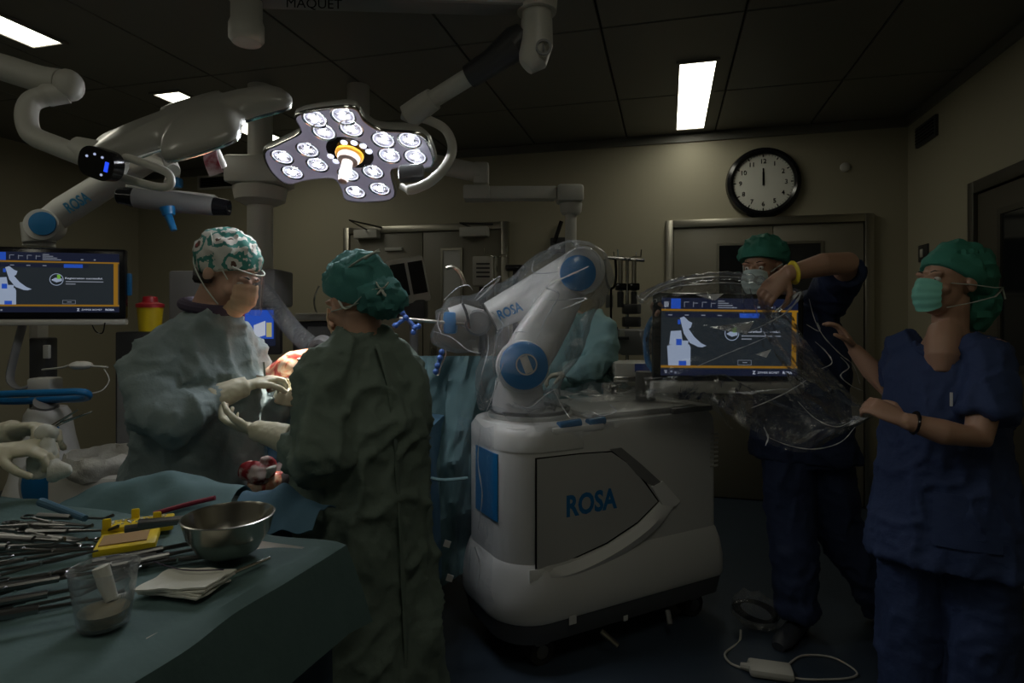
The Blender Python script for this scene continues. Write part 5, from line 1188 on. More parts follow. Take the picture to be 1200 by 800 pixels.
body_loft(gm, [(W(u3, v3, z), A3, a, b) for z, a, b in ((.60, .245, .185), (.75, .225, .165), (.95, .19, .145), (1.10, .185, .145), (1.22, .185, .128), (1.30, .165, .095), (1.34, .12, .070))])
gm.tube([P(1135, 402, 2.03), P(1158, 416, 1.98), P(1160, 455, 1.93), P(1156, 492, 1.895)], [.05, .068, .076, .082], 18)
gm.tube([P(1075, 396, 2.18), P(1060, 406, 2.22), P(1054, 430, 2.26), P(1049, 452, 2.29)], [.048, .064, .068, .070], 18)
put(fused(gm, .010, 3, folds(.009, 2.4, 7, 21.)), 'scrub_top', M['scrub'], P3)
B(MB().tube([nb + UP * (-.012 + -.045 * max(0, math.sin(t))) + A3[0] * .095 * math.cos(t) + A3[1] * (.02 + .085 * math.sin(t)) for t in [2 * PI * k / 28 for k in range(28)]], .008, 8, closed=True), 'neckline', M['scrub'], P3)
pk = MB()
def pocket(i, j):
    t = .35 + .8 * i; z = .86 - .17 * j; a = float(np.interp(z, [.6, .75, .95], [.245, .225, .19])) + .014; b = float(np.interp(z, [.6, .75, .95], [.185, .165, .145])) + .014
    return W(u3, v3, z) + A3[0] * (-a * math.cos(t + .5)) + A3[1] * (b * math.sin(t + .5))
B(pk.grid(pocket, 10, 6, .004), 'pocket', M['scrub'], P3)
gm = MB()
body_loft(gm, [(W(u3, v3, z), A3, a, b) for z, a, b in ((.62, .19, .14), (.75, .19, .14), (.85, .18, .13))])
for s in (-1, 1): gm.tube([W(u3, v3, .72) + A3[0] * .095 * s, W(u3, v3, .40) + A3[0] * .10 * s, W(u3, v3, .05) + A3[0] * .10 * s], [.11, .10, .095], 18)
put(fused(gm, .012, 3, folds(.009, 2.0, 7, 31.)), 'trousers', M['scrub'], P3)
for s in (-1, 1): shoe(P3, W(u3, v3, 0) + A3[0] * .10 * s + A3[1] * .05, f3, M['shoe'])
cp = cap_shape(h3, HA3, (.100, .125, .108), (0, -.035, .035), (0, .075, .05), (0, -.52, .85), .010, 9); B(cp, 'cap', M['cap'], P3)
cb_ = MB(); cb_.ell(at(h3, HA3, 0, -.115, -.055), (.075, .07, .11), HA3, 32, 22)
for v in cb_.V:
    dr = (v - at(h3, HA3, 0, -.115, -.055)).normalized(); v += dr * .012 * (nz(dr.x * 4, dr.y * 4 + 3, dr.z * 4) + .7 * nz(dr.x * 9, dr.y * 9, dr.z * 9))
B(cb_, 'cap_pouch', M['cap'], P3)
B(face_mask(h3, HA3, .004, -.112, .92), 'mask', M['mask'], P3)
stt = MB()
for s in (-1,):
    stt.tube([at(h3, HA3, .060 * s, .058, -.012), at(h3, HA3, .092 * s, .0, -.015), at(h3, HA3, .10 * s, -.08, -.02), at(h3, HA3, .05 * s, -.17, -.01)], .0045, 6, flat=.4)
    stt.tube([at(h3, HA3, .052 * s, .060, -.095), at(h3, HA3, .090 * s, .0, -.075), at(h3, HA3, .10 * s, -.08, -.05), at(h3, HA3, .05 * s, -.17, -.015)], .0045, 6, flat=.4)
stt.tube([at(h3, HA3, -.05, -.17, -.012), at(h3, HA3, -.05, -.185, -.05)], .003, 6)
B(stt, 'mask_straps', M['tie'], P3)
wa = (wr3 - el3).normalized(); wc = wr3 - wa * .035; b1 = wa.cross(UP).normalized(); b2 = b1.cross(wa)
B(MB().tube([wc + (b1 * math.cos(t) + b2 * math.sin(t)) * .031 for t in [2 * PI * k / 20 for k in range(20)]], .009, 8, closed=True, flat=.6), 'wristwatch', M['black'], P3)
badge = W(u3, v3, 1.17) + A3[1] * .155 - A3[0] * .03
B(MB().box(badge, (.008, .006, .045), (A3[0], A3[1], UP)), 'pen', M['paper'], P3, 0)

# ---------------- assistant behind the monitor
f4 = (-.30, -.95); A4 = axes(f4); u4, v4 = (938 - 600) / F * 2.8, 2.8
P4 = thing('person', 'assistant in dark navy scrubs with yellow wristband behind the monitor', 'person', W(u4, v4, 0))
h4 = P(893, 313, 2.72); HA4 = axes((-.72, -.70), -.12)
nb = W(u4 - .07, v4 - .02, 1.50)
bd = MB(); head(bd, h4, HA4, nb)
body_loft(bd, [(W(u4 + du, v4, z), A4, a, b) for z, du, a, b in ((.80, .02, .15, .11), (.95, .01, .16, .11), (1.1, .0, .15, .10), (1.3, -.02, .18, .12), (1.42, -.04, .18, .09), (1.47, -.05, .12, .07), (1.52, -.06, .06, .06))])
el4, wr4 = P(992, 308, 2.44), P(921, 321, 2.42)
bd.tube([P(968, 358, 2.75), P(985, 328, 2.58), el4, P(965, 310, 2.43), wr4], [.058, .056, .048, .048, .030], 16)
hand(bd, wr4, P(893, 350, 2.42) - wr4, D(-.2, .6, -.7), 1, 1.08, (.5, .9, .6), .05, .7)
el4b, wr4b = P(805, 425, 2.78), P(778, 372, 2.64)
bd.tube([P(850, 380, 2.8), P(828, 405, 2.8), el4b, P(790, 400, 2.70), wr4b], [.058, .055, .047, .045, .030], 16)
hand(bd, wr4b, P(760, 338, 2.56) - wr4b, D(.5, -.75, .1), -1, 1.08, (.8, 1.1, .8), .05, .8)
sl = ((-.13, -.16, .0), (.17, .10, .0))
kn = [(W(u4 - .075, v4, .88), W(u4 - .06, v4 - .06, .48), W((935 - 600) / F * 2.70, 2.70, .08)), (W(u4 + .10, v4, .88), W(u4 + .16, v4 + .0, .48), W((1035 - 600) / F * 2.78, 2.78, .08))]
for q in kn: bd.tube(list(q), [.088, .062, .042], 14)
put(fused(bd, .005, 3), 'body', M['skin'], P4); eyes(P4, h4, HA4)
gm = MB()
body_loft(gm, [(W(u4 + du, v4, z), A4, a, b) for z, du, a, b in ((.78, .02, .235, .165), (.95, .01, .215, .155), (1.1, .0, .205, .15), (1.3, -.02, .215, .15), (1.42, -.04, .195, .11), (1.485, -.05, .12, .085))])
gm.tube([P(945, 362, 2.78), P(968, 356, 2.75), P(984, 330, 2.60), P(990, 316, 2.50)], [.07, .085, .082, .078], 18)
gm.tube([P(868, 374, 2.8), P(848, 382, 2.8), P(826, 408, 2.8)], [.07, .085, .082], 18)
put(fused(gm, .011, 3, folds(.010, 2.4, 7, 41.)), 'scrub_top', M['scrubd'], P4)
gm = MB(); body_loft(gm, [(W(u4 + .01, v4, z), A4, a, b) for z, a, b in ((.76, .19, .14), (.85, .195, .145), (.95, .18, .13))])
for q in kn: gm.tube([q[0], (q[0] + q[1]) / 2, q[1], (q[1] * .4 + q[2] * .6), q[2] + UP * .0], [.118, .112, .098, .095, .088], 18)
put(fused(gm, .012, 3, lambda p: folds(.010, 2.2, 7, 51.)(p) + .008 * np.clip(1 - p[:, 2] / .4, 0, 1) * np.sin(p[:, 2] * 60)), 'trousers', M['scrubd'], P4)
for q, ff in ((kn[0][2], (-.75, -.66)), (kn[1][2], (-.1, -1))): shoe(P4, Vector((q.x, q.y, 0)) + D(*ff) * .04, ff, M['shoe'])
cp = cap_shape(h4, HA4, (.106, .126, .100), (0, -.025, .045), (0, .09, .052), (0, -.30, .95), .011, 13); B(cp, 'cap', M['cap'], P4)
B(face_mask(h4, HA4, -.002, -.112, 1.0), 'mask', M['mask3'], P4)
stt = MB()
for s in (-1, 1): stt.tube([at(h4, HA4, .062 * s, .055, -.02), at(h4, HA4, .09 * s, -.005, .01)], .003, 6)
B(stt, 'mask_straps', M['tie'], P4)
wa = (wr4 - el4).normalized(); wc = wr4 - wa * .03; b1 = wa.cross(UP).normalized(); b2 = b1.cross(wa)
M['ywrist'] = mat('wristband_yellow', (.70, .55, .02), .5)
B(MB().tube([wc + (b1 * math.cos(t) + b2 * math.sin(t)) * .037 for t in [2 * PI * k / 24 for k in range(24)]], .013, 8, closed=True, flat=.3), 'wristband', M['ywrist'], P4)

# ---------------- helper in a pale gown behind the robot arm
f5 = (-.35, .93); A5 = axes(f5); u5, v5 = (672 - 600) / F * 3.55, 3.55
P5 = thing('person', 'helper in pale teal gown bending behind the wrapped robot arm', 'person', W(u5, v5, 0))
h5 = P(655, 345, 3.62); HA5 = axes((-.7, .7), -.4)
bd = MB(); head(bd, h5, HA5, W(u5 - .02, v5, 1.44))
body_loft(bd, [(W(u5, v5, z), A5, a, b) for z, a, b in ((.8, .15, .1), (1.1, .14, .1), (1.35, .16, .1), (1.46, .07, .07))])
for s in (-1, 1): bd.tube([W(u5, v5, .85) + A5[0] * .09 * s, W(u5, v5, .45) + A5[0] * .10 * s, W(u5, v5, .07) + A5[0] * .10 * s], [.075, .055, .04], 12)
put(fused(bd, .008, 3), 'body', M['skin'], P5); eyes(P5, h5, HA5)
gm = MB(); body_loft(gm, [(W(u5 + du, v5, z), A5, a, b) for z, du, a, b in ((.25, .0, .26, .22), (.7, .0, .24, .2), (1.0, .0, .22, .18), (1.2, .0, .23, .18), (1.36, .0, .20, .14), (1.44, -.01, .12, .10))])
gm.tube([P(690, 372, 3.5), P(704, 392, 3.42), P(706, 420, 3.34), P(690, 433, 3.28), P(664, 438, 3.30)], [.08, .095, .09, .08, .055], 16)
gm.tube([P(650, 375, 3.65), P(640, 400, 3.7), P(635, 425, 3.7)], [.08, .085, .07], 14)
put(fused(gm, .012, 3, folds(.012, 2.4, 7, 61.)), 'gown', M['gown3'], P5)
gl = MB(); hand(gl, P(664, 438, 3.3), D(-1, -.2, -.1), D(0, -.2, -1), 1, 1.0); put(fused(gl, .006, 2), 'glove', M['glove'], P5)
B(cap_shape(h5, HA5, (.098, .118, .1), (0, -.02, .038), (0, .085, .05), (0, -.36, .93), .01, 23), 'cap', M['cap2'], P5)
B(face_mask(h5, HA5), 'mask', M['mask'], P5)
for s in (-1, 1): shoe(P5, W(u5, v5, 0) + A5[0] * .10 * s + A5[1] * .05, f5, M['shoe'])

# ---------------- scrub nurse at the far left: only the gloved hands reach into view
f6 = (.93, .36); A6 = axes(f6); u6, v6 = -1.82, 1.42
P6 = thing('person', 'scrub nurse whose gloved hands hold forceps and gauze beside the instrument table', 'person', W(u6, v6, 0))
h6 = W(u6 + .04, v6, 1.60); HA6 = axes(f6, -.2)
bd = MB(); head(bd, h6, HA6, W(u6, v6, 1.42)); body_loft(bd, [(W(u6, v6, z), A6, a, b) for z, a, b in ((.8, .15, .1), (1.1, .14, .1), (1.3, .16, .1), (1.44, .07, .07))])
for s in (-1, 1): bd.tube([W(u6, v6, .85) + A6[0] * .09 * s, W(u6, v6, .07) + A6[0] * .10 * s], [.075, .04], 12)
put(fused(bd, .008, 3), 'body', M['skin'], P6); eyes(P6, h6, HA6)
gm = MB(); body_loft(gm, [(W(u6, v6, z), A6, a, b) for z, a, b in ((.25, .23, .19), (.7, .21, .17), (1.0, .2, .16), (1.25, .2, .14), (1.38, .16, .1), (1.44, .08, .075))])
e6a, e6b = P(-95, 560, 1.45), P(-70, 545, 1.78)
gm.tube([W(u6, v6, 1.36) + A6[0] * .18, W(u6 - .02, v6 - .02, 1.2) + A6[0] * .24, P(-110, 560, 1.42), P(-50, 545, 1.48)], [.07, .085, .08, .05], 16)
gm.tube([W(u6, v6, 1.36) - A6[0] * .18, W(u6, v6, 1.2) - A6[0] * .22, P(-75, 545, 1.78), P(-30, 525, 1.72)], [.07, .085, .08, .05], 16)
put(fused(gm, .012, 3, folds(.01, 2.4, 7, 71.)), 'gown', M['gown'], P6)
gl = MB(); gl.tube([P(-58, 548, 1.47), P(-25, 538, 1.50), P(-2, 530, 1.52)], [.048, .042, .034], 14); hand(gl, P(0, 529, 1.52), D(1, .1, .12), D(.1, .3, -1), -1, 1.0, (.6, .9, .6), .06, .7)
put(fused(gl, .0045, 2, lambda p: .0015 * fbm(p * 60, 2)), 'glove', M['glove'], P6)
gl = MB(); gl.tube([P(-36, 528, 1.73), P(-8, 515, 1.70), P(18, 505, 1.68)], [.048, .042, .034], 14); hand(gl, P(20, 504, 1.675), P(80, 497, 1.62) - P(20, 504, 1.675), D(.1, -.4, -1), 1, 1.02, (.35, .8, .6), .06, .6)
put(fused(gl, .0045, 2, lambda p: .0015 * fbm(p * 60, 2)), 'glove', M['glove'], P6)
B(cap_shape(h6, HA6, (.098, .118, .1), (0, -.02, .038), (0, .085, .05), (0, -.36, .93), .01, 33), 'cap', M['cap2'], P6); B(face_mask(h6, HA6), 'mask', M['mask'], P6)
for s in (-1, 1): shoe(P6, W(u6, v6, 0) + A6[0] * .10 * s + A6[1] * .05, f6, M['shoe'])
fp = thing('forceps', 'long thin steel forceps held in the scrub nurse gloved hands', 'forceps', P(60, 500, 1.6))
B(MB().tube([P(42, 510, 1.56), P(66, 496, 1.57), P(91, 480, 1.58)], [.004, .004, .002], 8), 'blade', M['chrome'], fp); B(MB().tube([P(42, 511, 1.57), P(75, 494, 1.58), P(108, 482, 1.6)], [.004, .004, .002], 8), 'blade', M['chrome'], fp)
gz = fused(MB().ell(P(48, 548, 1.53), (.032, .010, .032)).ell(P(66, 552, 1.53), (.032, .008, .022)).tube([P(56, 515, 1.55), P(52, 545, 1.53)], [.014, .024], 10, flat=.5).ell(P(58, 507, 1.56), (.022, .014, .010)), .006, 2, lambda p: .012 * ridged(p * 18, 2))
tag(put(gz, 'gauze_pad', M['gauze'], None, P(55, 545, 1.53)), 'crumpled white gauze held in the scrub nurse gloved hands', 'gauze')
# ================================================================== patient, operating table, drapes
ou, ov2 = -.64, 2.95
ot = thing('operating_table', 'operating table hidden under blue surgical drapes between the surgeons', 'operating table', W(ou, ov2, 0))
tdx = D(.10, .995).normalized(); tdy = D(-.995, .10).normalized(); axo = (tdx, tdy, UP)
B(MB().box(W(ou, ov2, .84), (1.25, .50, .06), axo, .02), 'table_top', M['dark'], ot, 35); B(MB().box(W(ou, ov2, .90), (1.25, .48, .05), axo, .02), 'mattress', M['dark'], ot, 35)
B(MB().box(W(ou, ov2, .48), (.30, .28, .68), axo, .03), 'column', M['steel'], ot, 35); B(MB().box(W(ou, ov2, .07), (.9, .45, .13), axo, .04), 'base', M['dark'], ot, 35)
pt = thing('patient', 'draped patient with bent bare knee opened under the surgical lamp', 'person', P(340, 440, 2.2))
KN = P(381, 425, 2.20)
pm = MB(); pm.tube([W(-.66, 3.3, 1.02), W(-.72, 2.95, 1.02), P(268, 500, 2.62), P(292, 472, 2.35), P(315, 447, 2.2), P(345, 431, 2.18), P(372, 425, 2.2), KN], [.15, .15, .10, .075, .050, .062, .060, .055], 20)
pm.tube([KN, P(384, 470, 2.14), P(365, 525, 2.04), P(343, 558, 1.98), P(325, 566, 1.95)], [.058, .058, .048, .038, .035], 18)
pm.tube([P(343, 560, 1.98), P(315, 567, 1.93), P(290, 572, 1.90)], [.042, .036, .024], 14)
pm.ell(W(-.62, 3.48, 1.05), (.1, .12, .1)); 
put(fused(pm, .008, 4, lambda p: .003 * fbm(p * 25, 3)), 'body', M['iodine'], pt)
wd_ = fused(MB().ell(P(368, 424, 2.145), (.035, .022, .028)).ell(P(376, 420, 2.15), (.03, .02, .02)).ell(P(360, 430, 2.14), (.025, .015, .018)), .004, 2, lambda p: .006 * ridged(p * 40, 2))
M['wound'] = mat('wound_red', (.45, .03, .025), .2, coat=.8, nscale=60, namt=.5); put(wd_, 'wound', M['wound'], pt)
bn = fused(MB().ell(P(372, 418, 2.14), (.02, .012, .012)).ell(P(362, 424, 2.13), (.012, .008, .012)), .004, 2); put(bn, 'exposed_bone', mat('bone', (.75, .66, .56), .4), pt)
# boot-like leg holder and bloody dressing at the foot
lh = thing('leg_holder', 'dark padded leg holder boot on the drape at the patient foot', 'leg holder', P(330, 575, 1.96))
B(MB().tube([P(352, 545, 2.02), P(332, 562, 1.98), P(312, 578, 1.95)], [.062, .066, .06], 16, flat=.8), 'boot', mat('boot_brown', (.06, .045, .045), .6, nscale=12, namt=.3), lh)
B(MB().tube([P(340, 580, 1.97), P(352, 600, 1.98)], .03, 10), 'post', M['dark'], lh)
dr_ = fused(MB().ell(P(293, 553, 1.92), (.03, .03, .03)).ell(P(302, 557, 1.91), (.032, .03, .04)).ell(P(313, 548, 1.92), (.025, .02, .03)), .005, 2, lambda p: .008 * ridged(p * 22, 2))
tag(put(dr_, 'bloody_dressing', M['bgauze'], None, P(302, 556, 1.92)), 'crumpled white and red bloody dressing at the patient foot', 'dressing')
pf = fused(MB().tube([P(318, 546, 1.90), P(318, 552, 1.9), P(312, 562, 1.9)], [.028, .024, .008], 10, flat=.3), .004, 1)
tag(put(pf, 'gauze_swab', M['gauze'], None, P(316, 555, 1.9)), 'folded pinkish white swab beside the bloody dressing', 'swab')
fg = MB().tube([P(336, 537, 1.9), P(337, 530, 1.88), P(342, 534, 1.87), P(346, 544, 1.87)], [.010, .012, .010, .008], 10); B(fg, 'toe', M['skin2'], pt)
# leg drape under the knee
def leg_drape(i, j):
    px = 255 + 135 * i; py = 470 + 20 * math.sin(3 * i) + 110 * j - 40 * i * (1 - j); d = 2.32 - .32 * j + .03 * nz(i * 4, j * 4, 2)
    return P(px, py, d) + UP * (.02 * nz(i * 5, j * 5, 9))
tag(B(MB().grid(leg_drape, 36, 30, .003), 'leg_drape', M['drapeb']), 'blue drape sheet under the bent knee between the two surgeons', 'drape')
# large body drape: table top and long side fall
def table_drape(i, j):
    s = -.62 + 1.25 * i; w = -.95 + 1.9 * j; top = .955 + .10 * math.exp(-(w / .2) ** 2) * (.3 + .7 * i); ed = .275
    if abs(w) <= ed: t, z = w, top
    else:
        q = abs(w) - ed; t = math.copysign(ed + .03 + .05 * min(q, .3) + (.03 * math.sin(s * 15 + 2 * nz(s * 3, q)) + .015 * nz(s * 9, q * 3)) * min(1, q * 3), w); z = top - q - .0
    return W(ou, ov2, max(z, .03)) + tdx * s + tdy * t + UP * .006 * nz(s * 9, w * 9)
tag(B(MB().grid(table_drape, 70, 70, .003), 'table_drape', M['drapeb']), 'dark blue drape covering the operating table and hanging to the floor', 'drape')
# teal screen drape behind the surgeon with the teal cap, down beside the robot
def screen_drape(i, j):
    px = 425 + 172 * i
    if j < .45:
        t = j / .45; py = 417 + 118 * t + 10 * math.sin(i * 3) * t; d = 3.0 + .05 * i - (.56 - .37 * i) * t ** 1.3
        px -= 34 * i * t * (1 if i > .6 else .6)
    else:
        t = (j - .45) / .55; py = 535 + 190 * t + 10 * math.sin(i * 3) - 70 * i * t; d = 2.44 + .42 * i - .05 * t + .05 * math.sin(i * 11 + 1.5 * nz(i * 4, t * 2)) * t; px -= 34 * i * (1 if i > .6 else .6)
    d += .05 * nz(i * 5, j * 6, 5) + .04 * abs(nz(i * 9, j * 8, 2)) + .02 * abs(nz(i * 20, j * 15, 7)) + .05 * math.exp(-((i - .62) / .06) ** 2) * (1 - j)
    return P(px, py, d)
tag(B(MB().grid(screen_drape, 70, 80, .003), 'screen_drape', M['drape']), 'large teal surgical drape rising behind the surgeon and falling beside the robot', 'drape')
tag(B(MB().tube(spline([P(458, 541, 2.40), P(485, 553, 2.39), P(515, 562, 2.38), P(548, 560, 2.40)], 5, False), .012, 8, flat=.5), 'drape_hem', M['drape']), 'folded teal drape hem running across the drape beside the robot', 'drape hem')
tag(put(fused(MB().tube([P(476, 515, 2.36), P(486, 540, 2.34)], [.03, .034], 12), .006, 2, lambda p: .004 * ridged(p * 30)), 'drape_roll', mat('roll_blue', (.10, .28, .36), .7), None, P(481, 540, 2.35)), 'small rolled light blue sheet tucked behind the surgeon', 'roll')
for px, py in ((524, 637), (527, 677)):
    tag(B(MB().box(P(px, py, 2.36), (.026, .004, .026), (D(.95, 0, -.3), FWD, D(.3, 0, .95))), 'adhesive_tab', M['paper'], smooth=0), 'small white adhesive square stuck on the drape beside the robot nose', 'tab', 'white tabs on the drape')
# instruments held by the left surgeon
fp = thing('retractor', 'thin steel instrument held across the opened knee by the surgeon in the printed cap', 'instrument', P(335, 440, 2.1))
B(MB().tube([P(300, 441, 2.03), P(322, 443, 2.07), P(360, 444, 2.08)], [.005, .004, .003], 8), 'shaft', M['chrome'], fp)
fp = thing('scalpel_handle', 'thin upright steel instrument in the fingers of the visored surgeon', 'instrument', P(309, 432, 2.04))
B(MB().tube([P(311, 445, 2.04), P(309, 424, 2.04)], [.004, .003], 8), 'shaft', M['chrome'], fp)
fp = thing('bone_pin', 'short upright steel pin standing in the opened knee', 'pin', P(371, 420, 2.14))
B(MB().tube([P(371, 424, 2.13), P(371, 406, 2.13)], .0055, 8), 'shaft', M['chrome'], fp)

# ================================================================== instrument table
TZ = .98; c0 = W(-.405, 1.235, 0); tr_ = D(.31, .95).normalized(); tl_ = D(-.95, .31).normalized()     # far right corner, edge back, edge left
def T(x, y, z=TZ): return c0 - tr_ * y + tl_ * x + UP * z          # x to the left, y towards the camera
TL, TD = 1.05, .72
it = thing('instrument_table', 'instrument table draped in green with a dark blue skirt', 'table', T(TL / 2, TD / 2, 0))
axt = (tl_, -tr_, UP)
B(MB().box(T(TL / 2, TD / 2, TZ - .025), (TL - .02, TD - .02, .035), axt, .006), 'table_top', M['steel'], it, 35)
for x in (.08, TL - .08):
    for y in (.08, TD - .08): B(MB().cyl(T(x, y, .06), T(x, y, TZ - .03), .018), 'leg', M['steel'], it); B(MB().ell(T(x, y, .04), .04), 'caster', M['rubber'], it)
def skirt(i, j):
    o = [(-.025, TD + .02), (-.025, -.02), (TL + .02, -.02)]; t = i * 2
    a, b = (o[0], o[1]) if t <= 1 else (o[1], o[2]); t = t if t <= 1 else t - 1
    x, y = a[0] + (b[0] - a[0]) * t, a[1] + (b[1] - a[1]) * t; w = .02 * math.sin(i * 70) * j
    return T(x - (.01 * j + w if i <= .5 else 0), y - (.01 * j + w if i > .5 else 0), TZ - .02 - .75 * j)
B(MB().grid(skirt, 90, 8, .003), 'skirt', M['skirt'], it)
def tcloth(i, j):
    x, y = -.20 + (TL + .4) * i, -.16 + (TD + .34) * j
    cx, cy = min(max(x, -.02), TL + .02), min(max(y, -.02), TD + .02); ox, oy = x - cx, y - cy; drop = math.hypot(ox, oy) if ox * oy == 0 else max(abs(ox), abs(oy))
    z = TZ - .004 - drop + (.004 * nz(x * 8, y * 8, 3) + .007 * max(0, 1 - 7 * abs(nz(x * 3, y * 3, 8)))) * (1 if drop == 0 else .3)
    fl = .035 * min(1, drop * 6); ang = .25
    px = cx + (math.copysign(.018 + drop * .18 + .010 * nz(y * 8, drop * 5, 1), ox) if ox else 0) + (math.copysign(.12 * drop, oy) * (1 if ox < 0 else 0) if oy and ox else 0)
    py = cy + (math.copysign(.018 + drop * .18 + .010 * nz(x * 8, drop * 5, 2), oy) if oy else 0)
    return T(px, py, z)
B(MB().grid(tcloth, 80, 66, .003), 'cloth', M['tabled'], it)
def ontable(px, py, h=0.0): return on_plane(px, py, Vector((0, 0, TZ + .003 + h)), UP)
# crumpled drape ridge at the back of the table
def ridge(i, j):
    px = 70 + 200 * i; b = P(px, 604 - 6 * math.sin(i * 3), 1.55 - .05 * i); h = .075 * math.sin(PI * j) * (.6 + .4 * math.sin(PI * i)) + .02 * nz(i * 7, j * 4, 3) * math.sin(PI * j)
    return b + FWD * (.22 * (j - .3)) + UP * h
tag(B(MB().grid(ridge, 44, 20, .003), 'folded_drape', M['drape']), 'folded teal drape heaped behind the instruments at the table edge', 'drape')
def ridge2(i, j):
    px = 272 + 100 * i; b = P(px, 612 + 10 * i, 1.48); h = .07 * math.sin(PI * j) * (.5 + .5 * math.sin(PI * min(1, i * 1.2))) + .015 * nz(i * 6, j * 4, 5)
    return b + FWD * (.20 * (j - .2)) + UP * (h + .01)
tag(B(MB().grid(ridge2, 30, 20, .003), 'folded_drape', M['drapeb']), 'dark blue folded drape behind the steel bowl', 'drape')
# bowl
bc_ = ontable(268, 650); 
B_ = B(MB().lathe([(.001, 0), (.035, .0), (.055, .012), (.075, .045), (.083, .075), (.085, .078), (.082, .079), (.079, .074), (.071, .046), (.052, .016), (.034, .004), (.001, .004)], bc_, 48), 'steel_bowl', M['bowl'], smooth=60, loc=bc_)
tag(B_, 'shiny steel bowl standing on the green instrument table', 'bowl')
# yellow needle box
yb = thing('needle_box', 'open bright yellow needle counter box on the instrument table', 'box', ontable(160, 637))
ya = (D(.90, .43).normalized(), D(-.43, .90).normalized(), UP); yc = ontable(150, 640) + UP * .009
B(MB().box(yc, (.105, .095, .016), ya, .004), 'tray', M['yellow'], yb, 35)
B(MB().box(yc + ya[0] * .01 + ya[1] * .085 + UP * .004, (.13, .055, .022), ya, .004), 'lid', M['yellow'], yb, 35)
for dx, dy in ((-.045, .06), (.045, .065), (.0, .11)): B(MB().box(yc + ya[0] * dx + ya[1] * dy + UP * .022, (.016, .006, .026), ya, .003), 'tab', M['yellow'], yb, 35)
o = MB()
for k in range(40): o.box(yc + ya[0] * (.01 + random.uniform(-.05, .05)) + ya[1] * (.085 + random.uniform(-.018, .018)) + UP * .0165, (.006, .002, .002), (D(math.cos(k), math.sin(k)), D(-math.sin(k), math.cos(k)), UP))
o = B(o, 'needle', M['paper'], yb, 0); o['kind'] = 'stuff'
B(MB().box(yc + ya[0] * -.005 + UP * .0085, (.08, .06, .003), ya), 'foam_insert', mat('foam', (.35, .22, .10), .9), yb, 0)
# folded gauze
gs = thing('gauze_stack', 'stack of folded white gauze with a dark thread on the instrument table', 'gauze', ontable(215, 692))
ga = (D(.97, -.22).normalized(), D(.22, .97).normalized(), UP)
for k in range(4):
    B(MB().grid(lambda i, j, k=k: ontable(218, 688) + ga[0] * (.115 * (i - .5) + .004 * nz(k, j * 3)) + ga[1] * (.078 * (j - .5) + .01 * (i - .5) * k) + UP * (.004 + .004 * k + .002 * nz(i * 5, j * 5, k)), 16, 12, .003), 'gauze_layer', M['gauze'], gs)
B(MB().tube(spline([ontable(180, 672) + UP * .022, ontable(215, 683) + UP * .023, ontable(262, 682) + UP * .022], 6, False), .0012, 6), 'thread', M['collar'], gs)
# clear cup with white lever inside
cu = thing('plastic_cup', 'clear plastic cup holding a white tool and dark fluid on the instrument table', 'cup', ontable(122, 728))
kc = ontable(122, 730)
B(MB().lathe([(.001, 0), (.034, .0), (.044, .07), (.046, .085), (.048, .086), (.0445, .086), (.042, .07), (.032, .003), (.001, .003)], kc, 32), 'cup_wall', M['film'], cu)
B(MB().lathe([(.001, .004), (.031, .004), (.034, .022), (.001, .022)], kc, 24), 'fluid', mat('pale_fluid', (.25, .22, .15), .15), cu)
wt = thing('white_tool', 'white angled plastic tool standing in the clear cup', 'tool', kc + UP * .02)
B(MB().tube([P(118, 664, .93), P(124, 684, .93), P(131, 702, .93)], [.012, .0115, .009], 12), 'handle', M['gauze'], wt); B(MB().tube([P(131, 702, .93), P(148, 698, .95)], .006, 10), 'hook', M['gauze'], wt)
# steel rod, red tube, blue handle
tag(B(MB().tube([ontable(273, 674) + UP * .004, ontable(316, 656) + UP * .004], .0035, 8), 'steel_rod', M['chrome'], smooth=40), 'thin straight steel rod lying at the table edge', 'rod')
tag(B(MB().tube(spline([P(180, 602, 1.44), P(215, 592, 1.46), P(252, 583, 1.47)], 5, False), .006, 8), 'suction_tube', M['wine']), 'dark red suction tube lying over the folded drape', 'tube')
tag(B(MB().tube([ontable(48, 603) + UP * .03, ontable(100, 618) + UP * .02], [.010, .007], 10), 'blue_handle', M['drapeb']), 'navy blue handled instrument among the steel instruments', 'instrument')
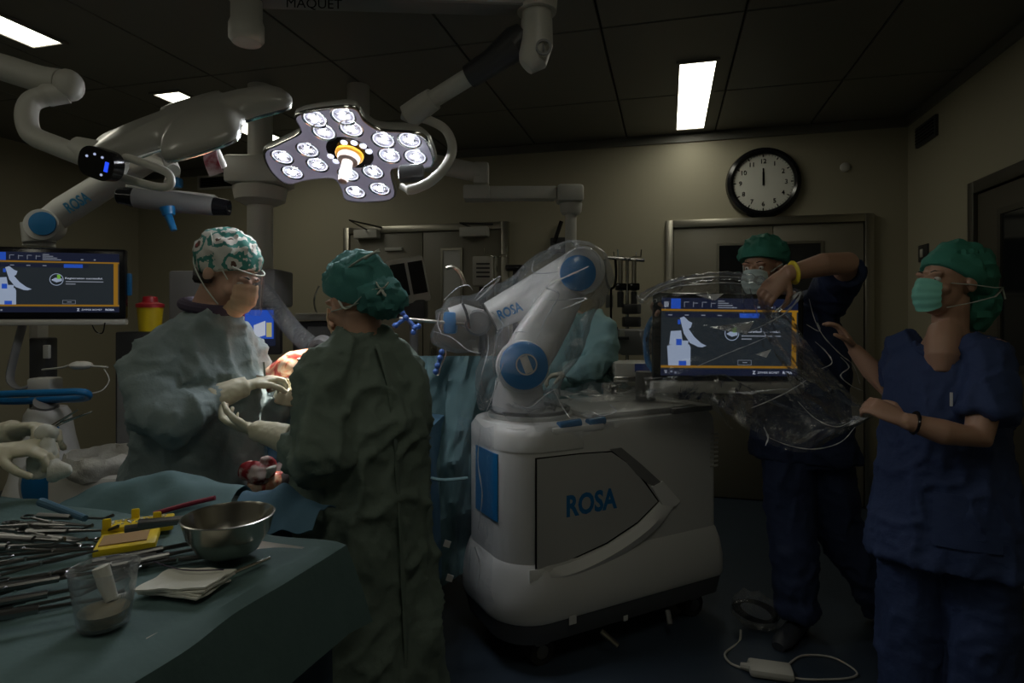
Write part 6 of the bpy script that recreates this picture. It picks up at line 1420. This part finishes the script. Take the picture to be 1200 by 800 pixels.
# scissors, clamps and rods, one built then copied
def make_clamp(label, group, L, ring, width):
    t = thing('surgical_clamp', label, 'clamp', (0, 0, 0), group)
    X, Y = Vector((1, 0, 0)), Vector((0, 1, 0))
    for s in (-1, 1):
        B(MB().tube([X * (L * .5) + Y * .001 * s, X * (L * .1) + Y * .004 * s, -X * (L * .1) - Y * .004 * s, -X * (L * .34) - Y * width * s], [.0015, .0035, .0035, .0028], 8), 'arm', M['inst'], t)
        c = -X * (L * .34 + ring * .9) - Y * (width + ring * .3) * s
        B(MB().tube([c + X * ring * math.cos(a) + Y * ring * .75 * math.sin(a) for a in [2 * PI * k / 16 for k in range(16)]], .0026, 6, closed=True), 'finger_ring', M['inst'], t)
    B(MB().lathe([(.0005, .004), (.004, .004), (.004, -.004), (.0005, -.004)], (0, 0, 0), 10), 'pivot', M['chrome'], t)
    return t
def make_rod(label, group, L):
    t = thing('surgical_instrument', label, 'instrument', (0, 0, 0), group); X = Vector((1, 0, 0))
    B(MB().tube([-X * L * .5, -X * L * .05], [.0075, .0065], 10), 'handle', M['inst'], t)
    B(MB().tube([-X * L * .05, X * L * .38, X * L * .5 + UP * .008], [.0035, .0025, .004], 8), 'shaft', M['inst'], t); return t
def copy_tree(o, parent=None):
    c = o.copy(); COL.objects.link(c); c.parent = parent
    for ch in list(o.children): copy_tree(ch, c)
    return c
base_ang = math.atan2(RGT.y, RGT.x)
cl = make_clamp('steel ring-handled clamp lying in the heap of instruments on the green table', 'clamps heaped on the instrument table', .17, .013, .014)
spots = [(40, 640, 10, 0), (55, 628, -5, .006), (30, 655, 30, .008), (62, 645, 14, .012), (20, 628, 0, .01), (48, 660, 40, .014), (75, 632, 170, .004), (35, 615, -8, .018), (60, 612, -4, .012), (18, 690, 34, .0), (40, 680, 38, .008), (60, 672, 33, .014), (208, 655, 20, .0)]
for k, (px, py, a, h) in enumerate(spots):
    o = cl if k == 0 else copy_tree(cl)
    o.location = ontable(px, py, .005 + h); o.rotation_euler = (random.uniform(-.08, .08), random.uniform(-.06, .06), base_ang + math.radians(a))
rd = make_rod('steel handled instrument lying in the row of instruments on the green table', 'handled instruments laid on the instrument table', .20)
spots = [(30, 622, -8, .0), (58, 618, -6, .004), (85, 622, -4, .008), (45, 632, -3, .010), (15, 640, 2, .004), (40, 700, 36, .004), (65, 694, 34, .010), (25, 712, 30, .0), (55, 712, 28, .012), (78, 676, 36, .004), (182, 645, 34, .004), (190, 650, 36, .0), (198, 641, 33, .010), (205, 648, 35, .004), (88, 606, -12, .010), (230, 606, 26, .05), (215, 610, 24, .045)]
for k, (px, py, a, h) in enumerate(spots):
    o = rd if k == 0 else copy_tree(rd)
    o.location = ontable(px, py, .008 + h); o.rotation_euler = (0, random.uniform(-.05, .05), base_ang + math.radians(a))
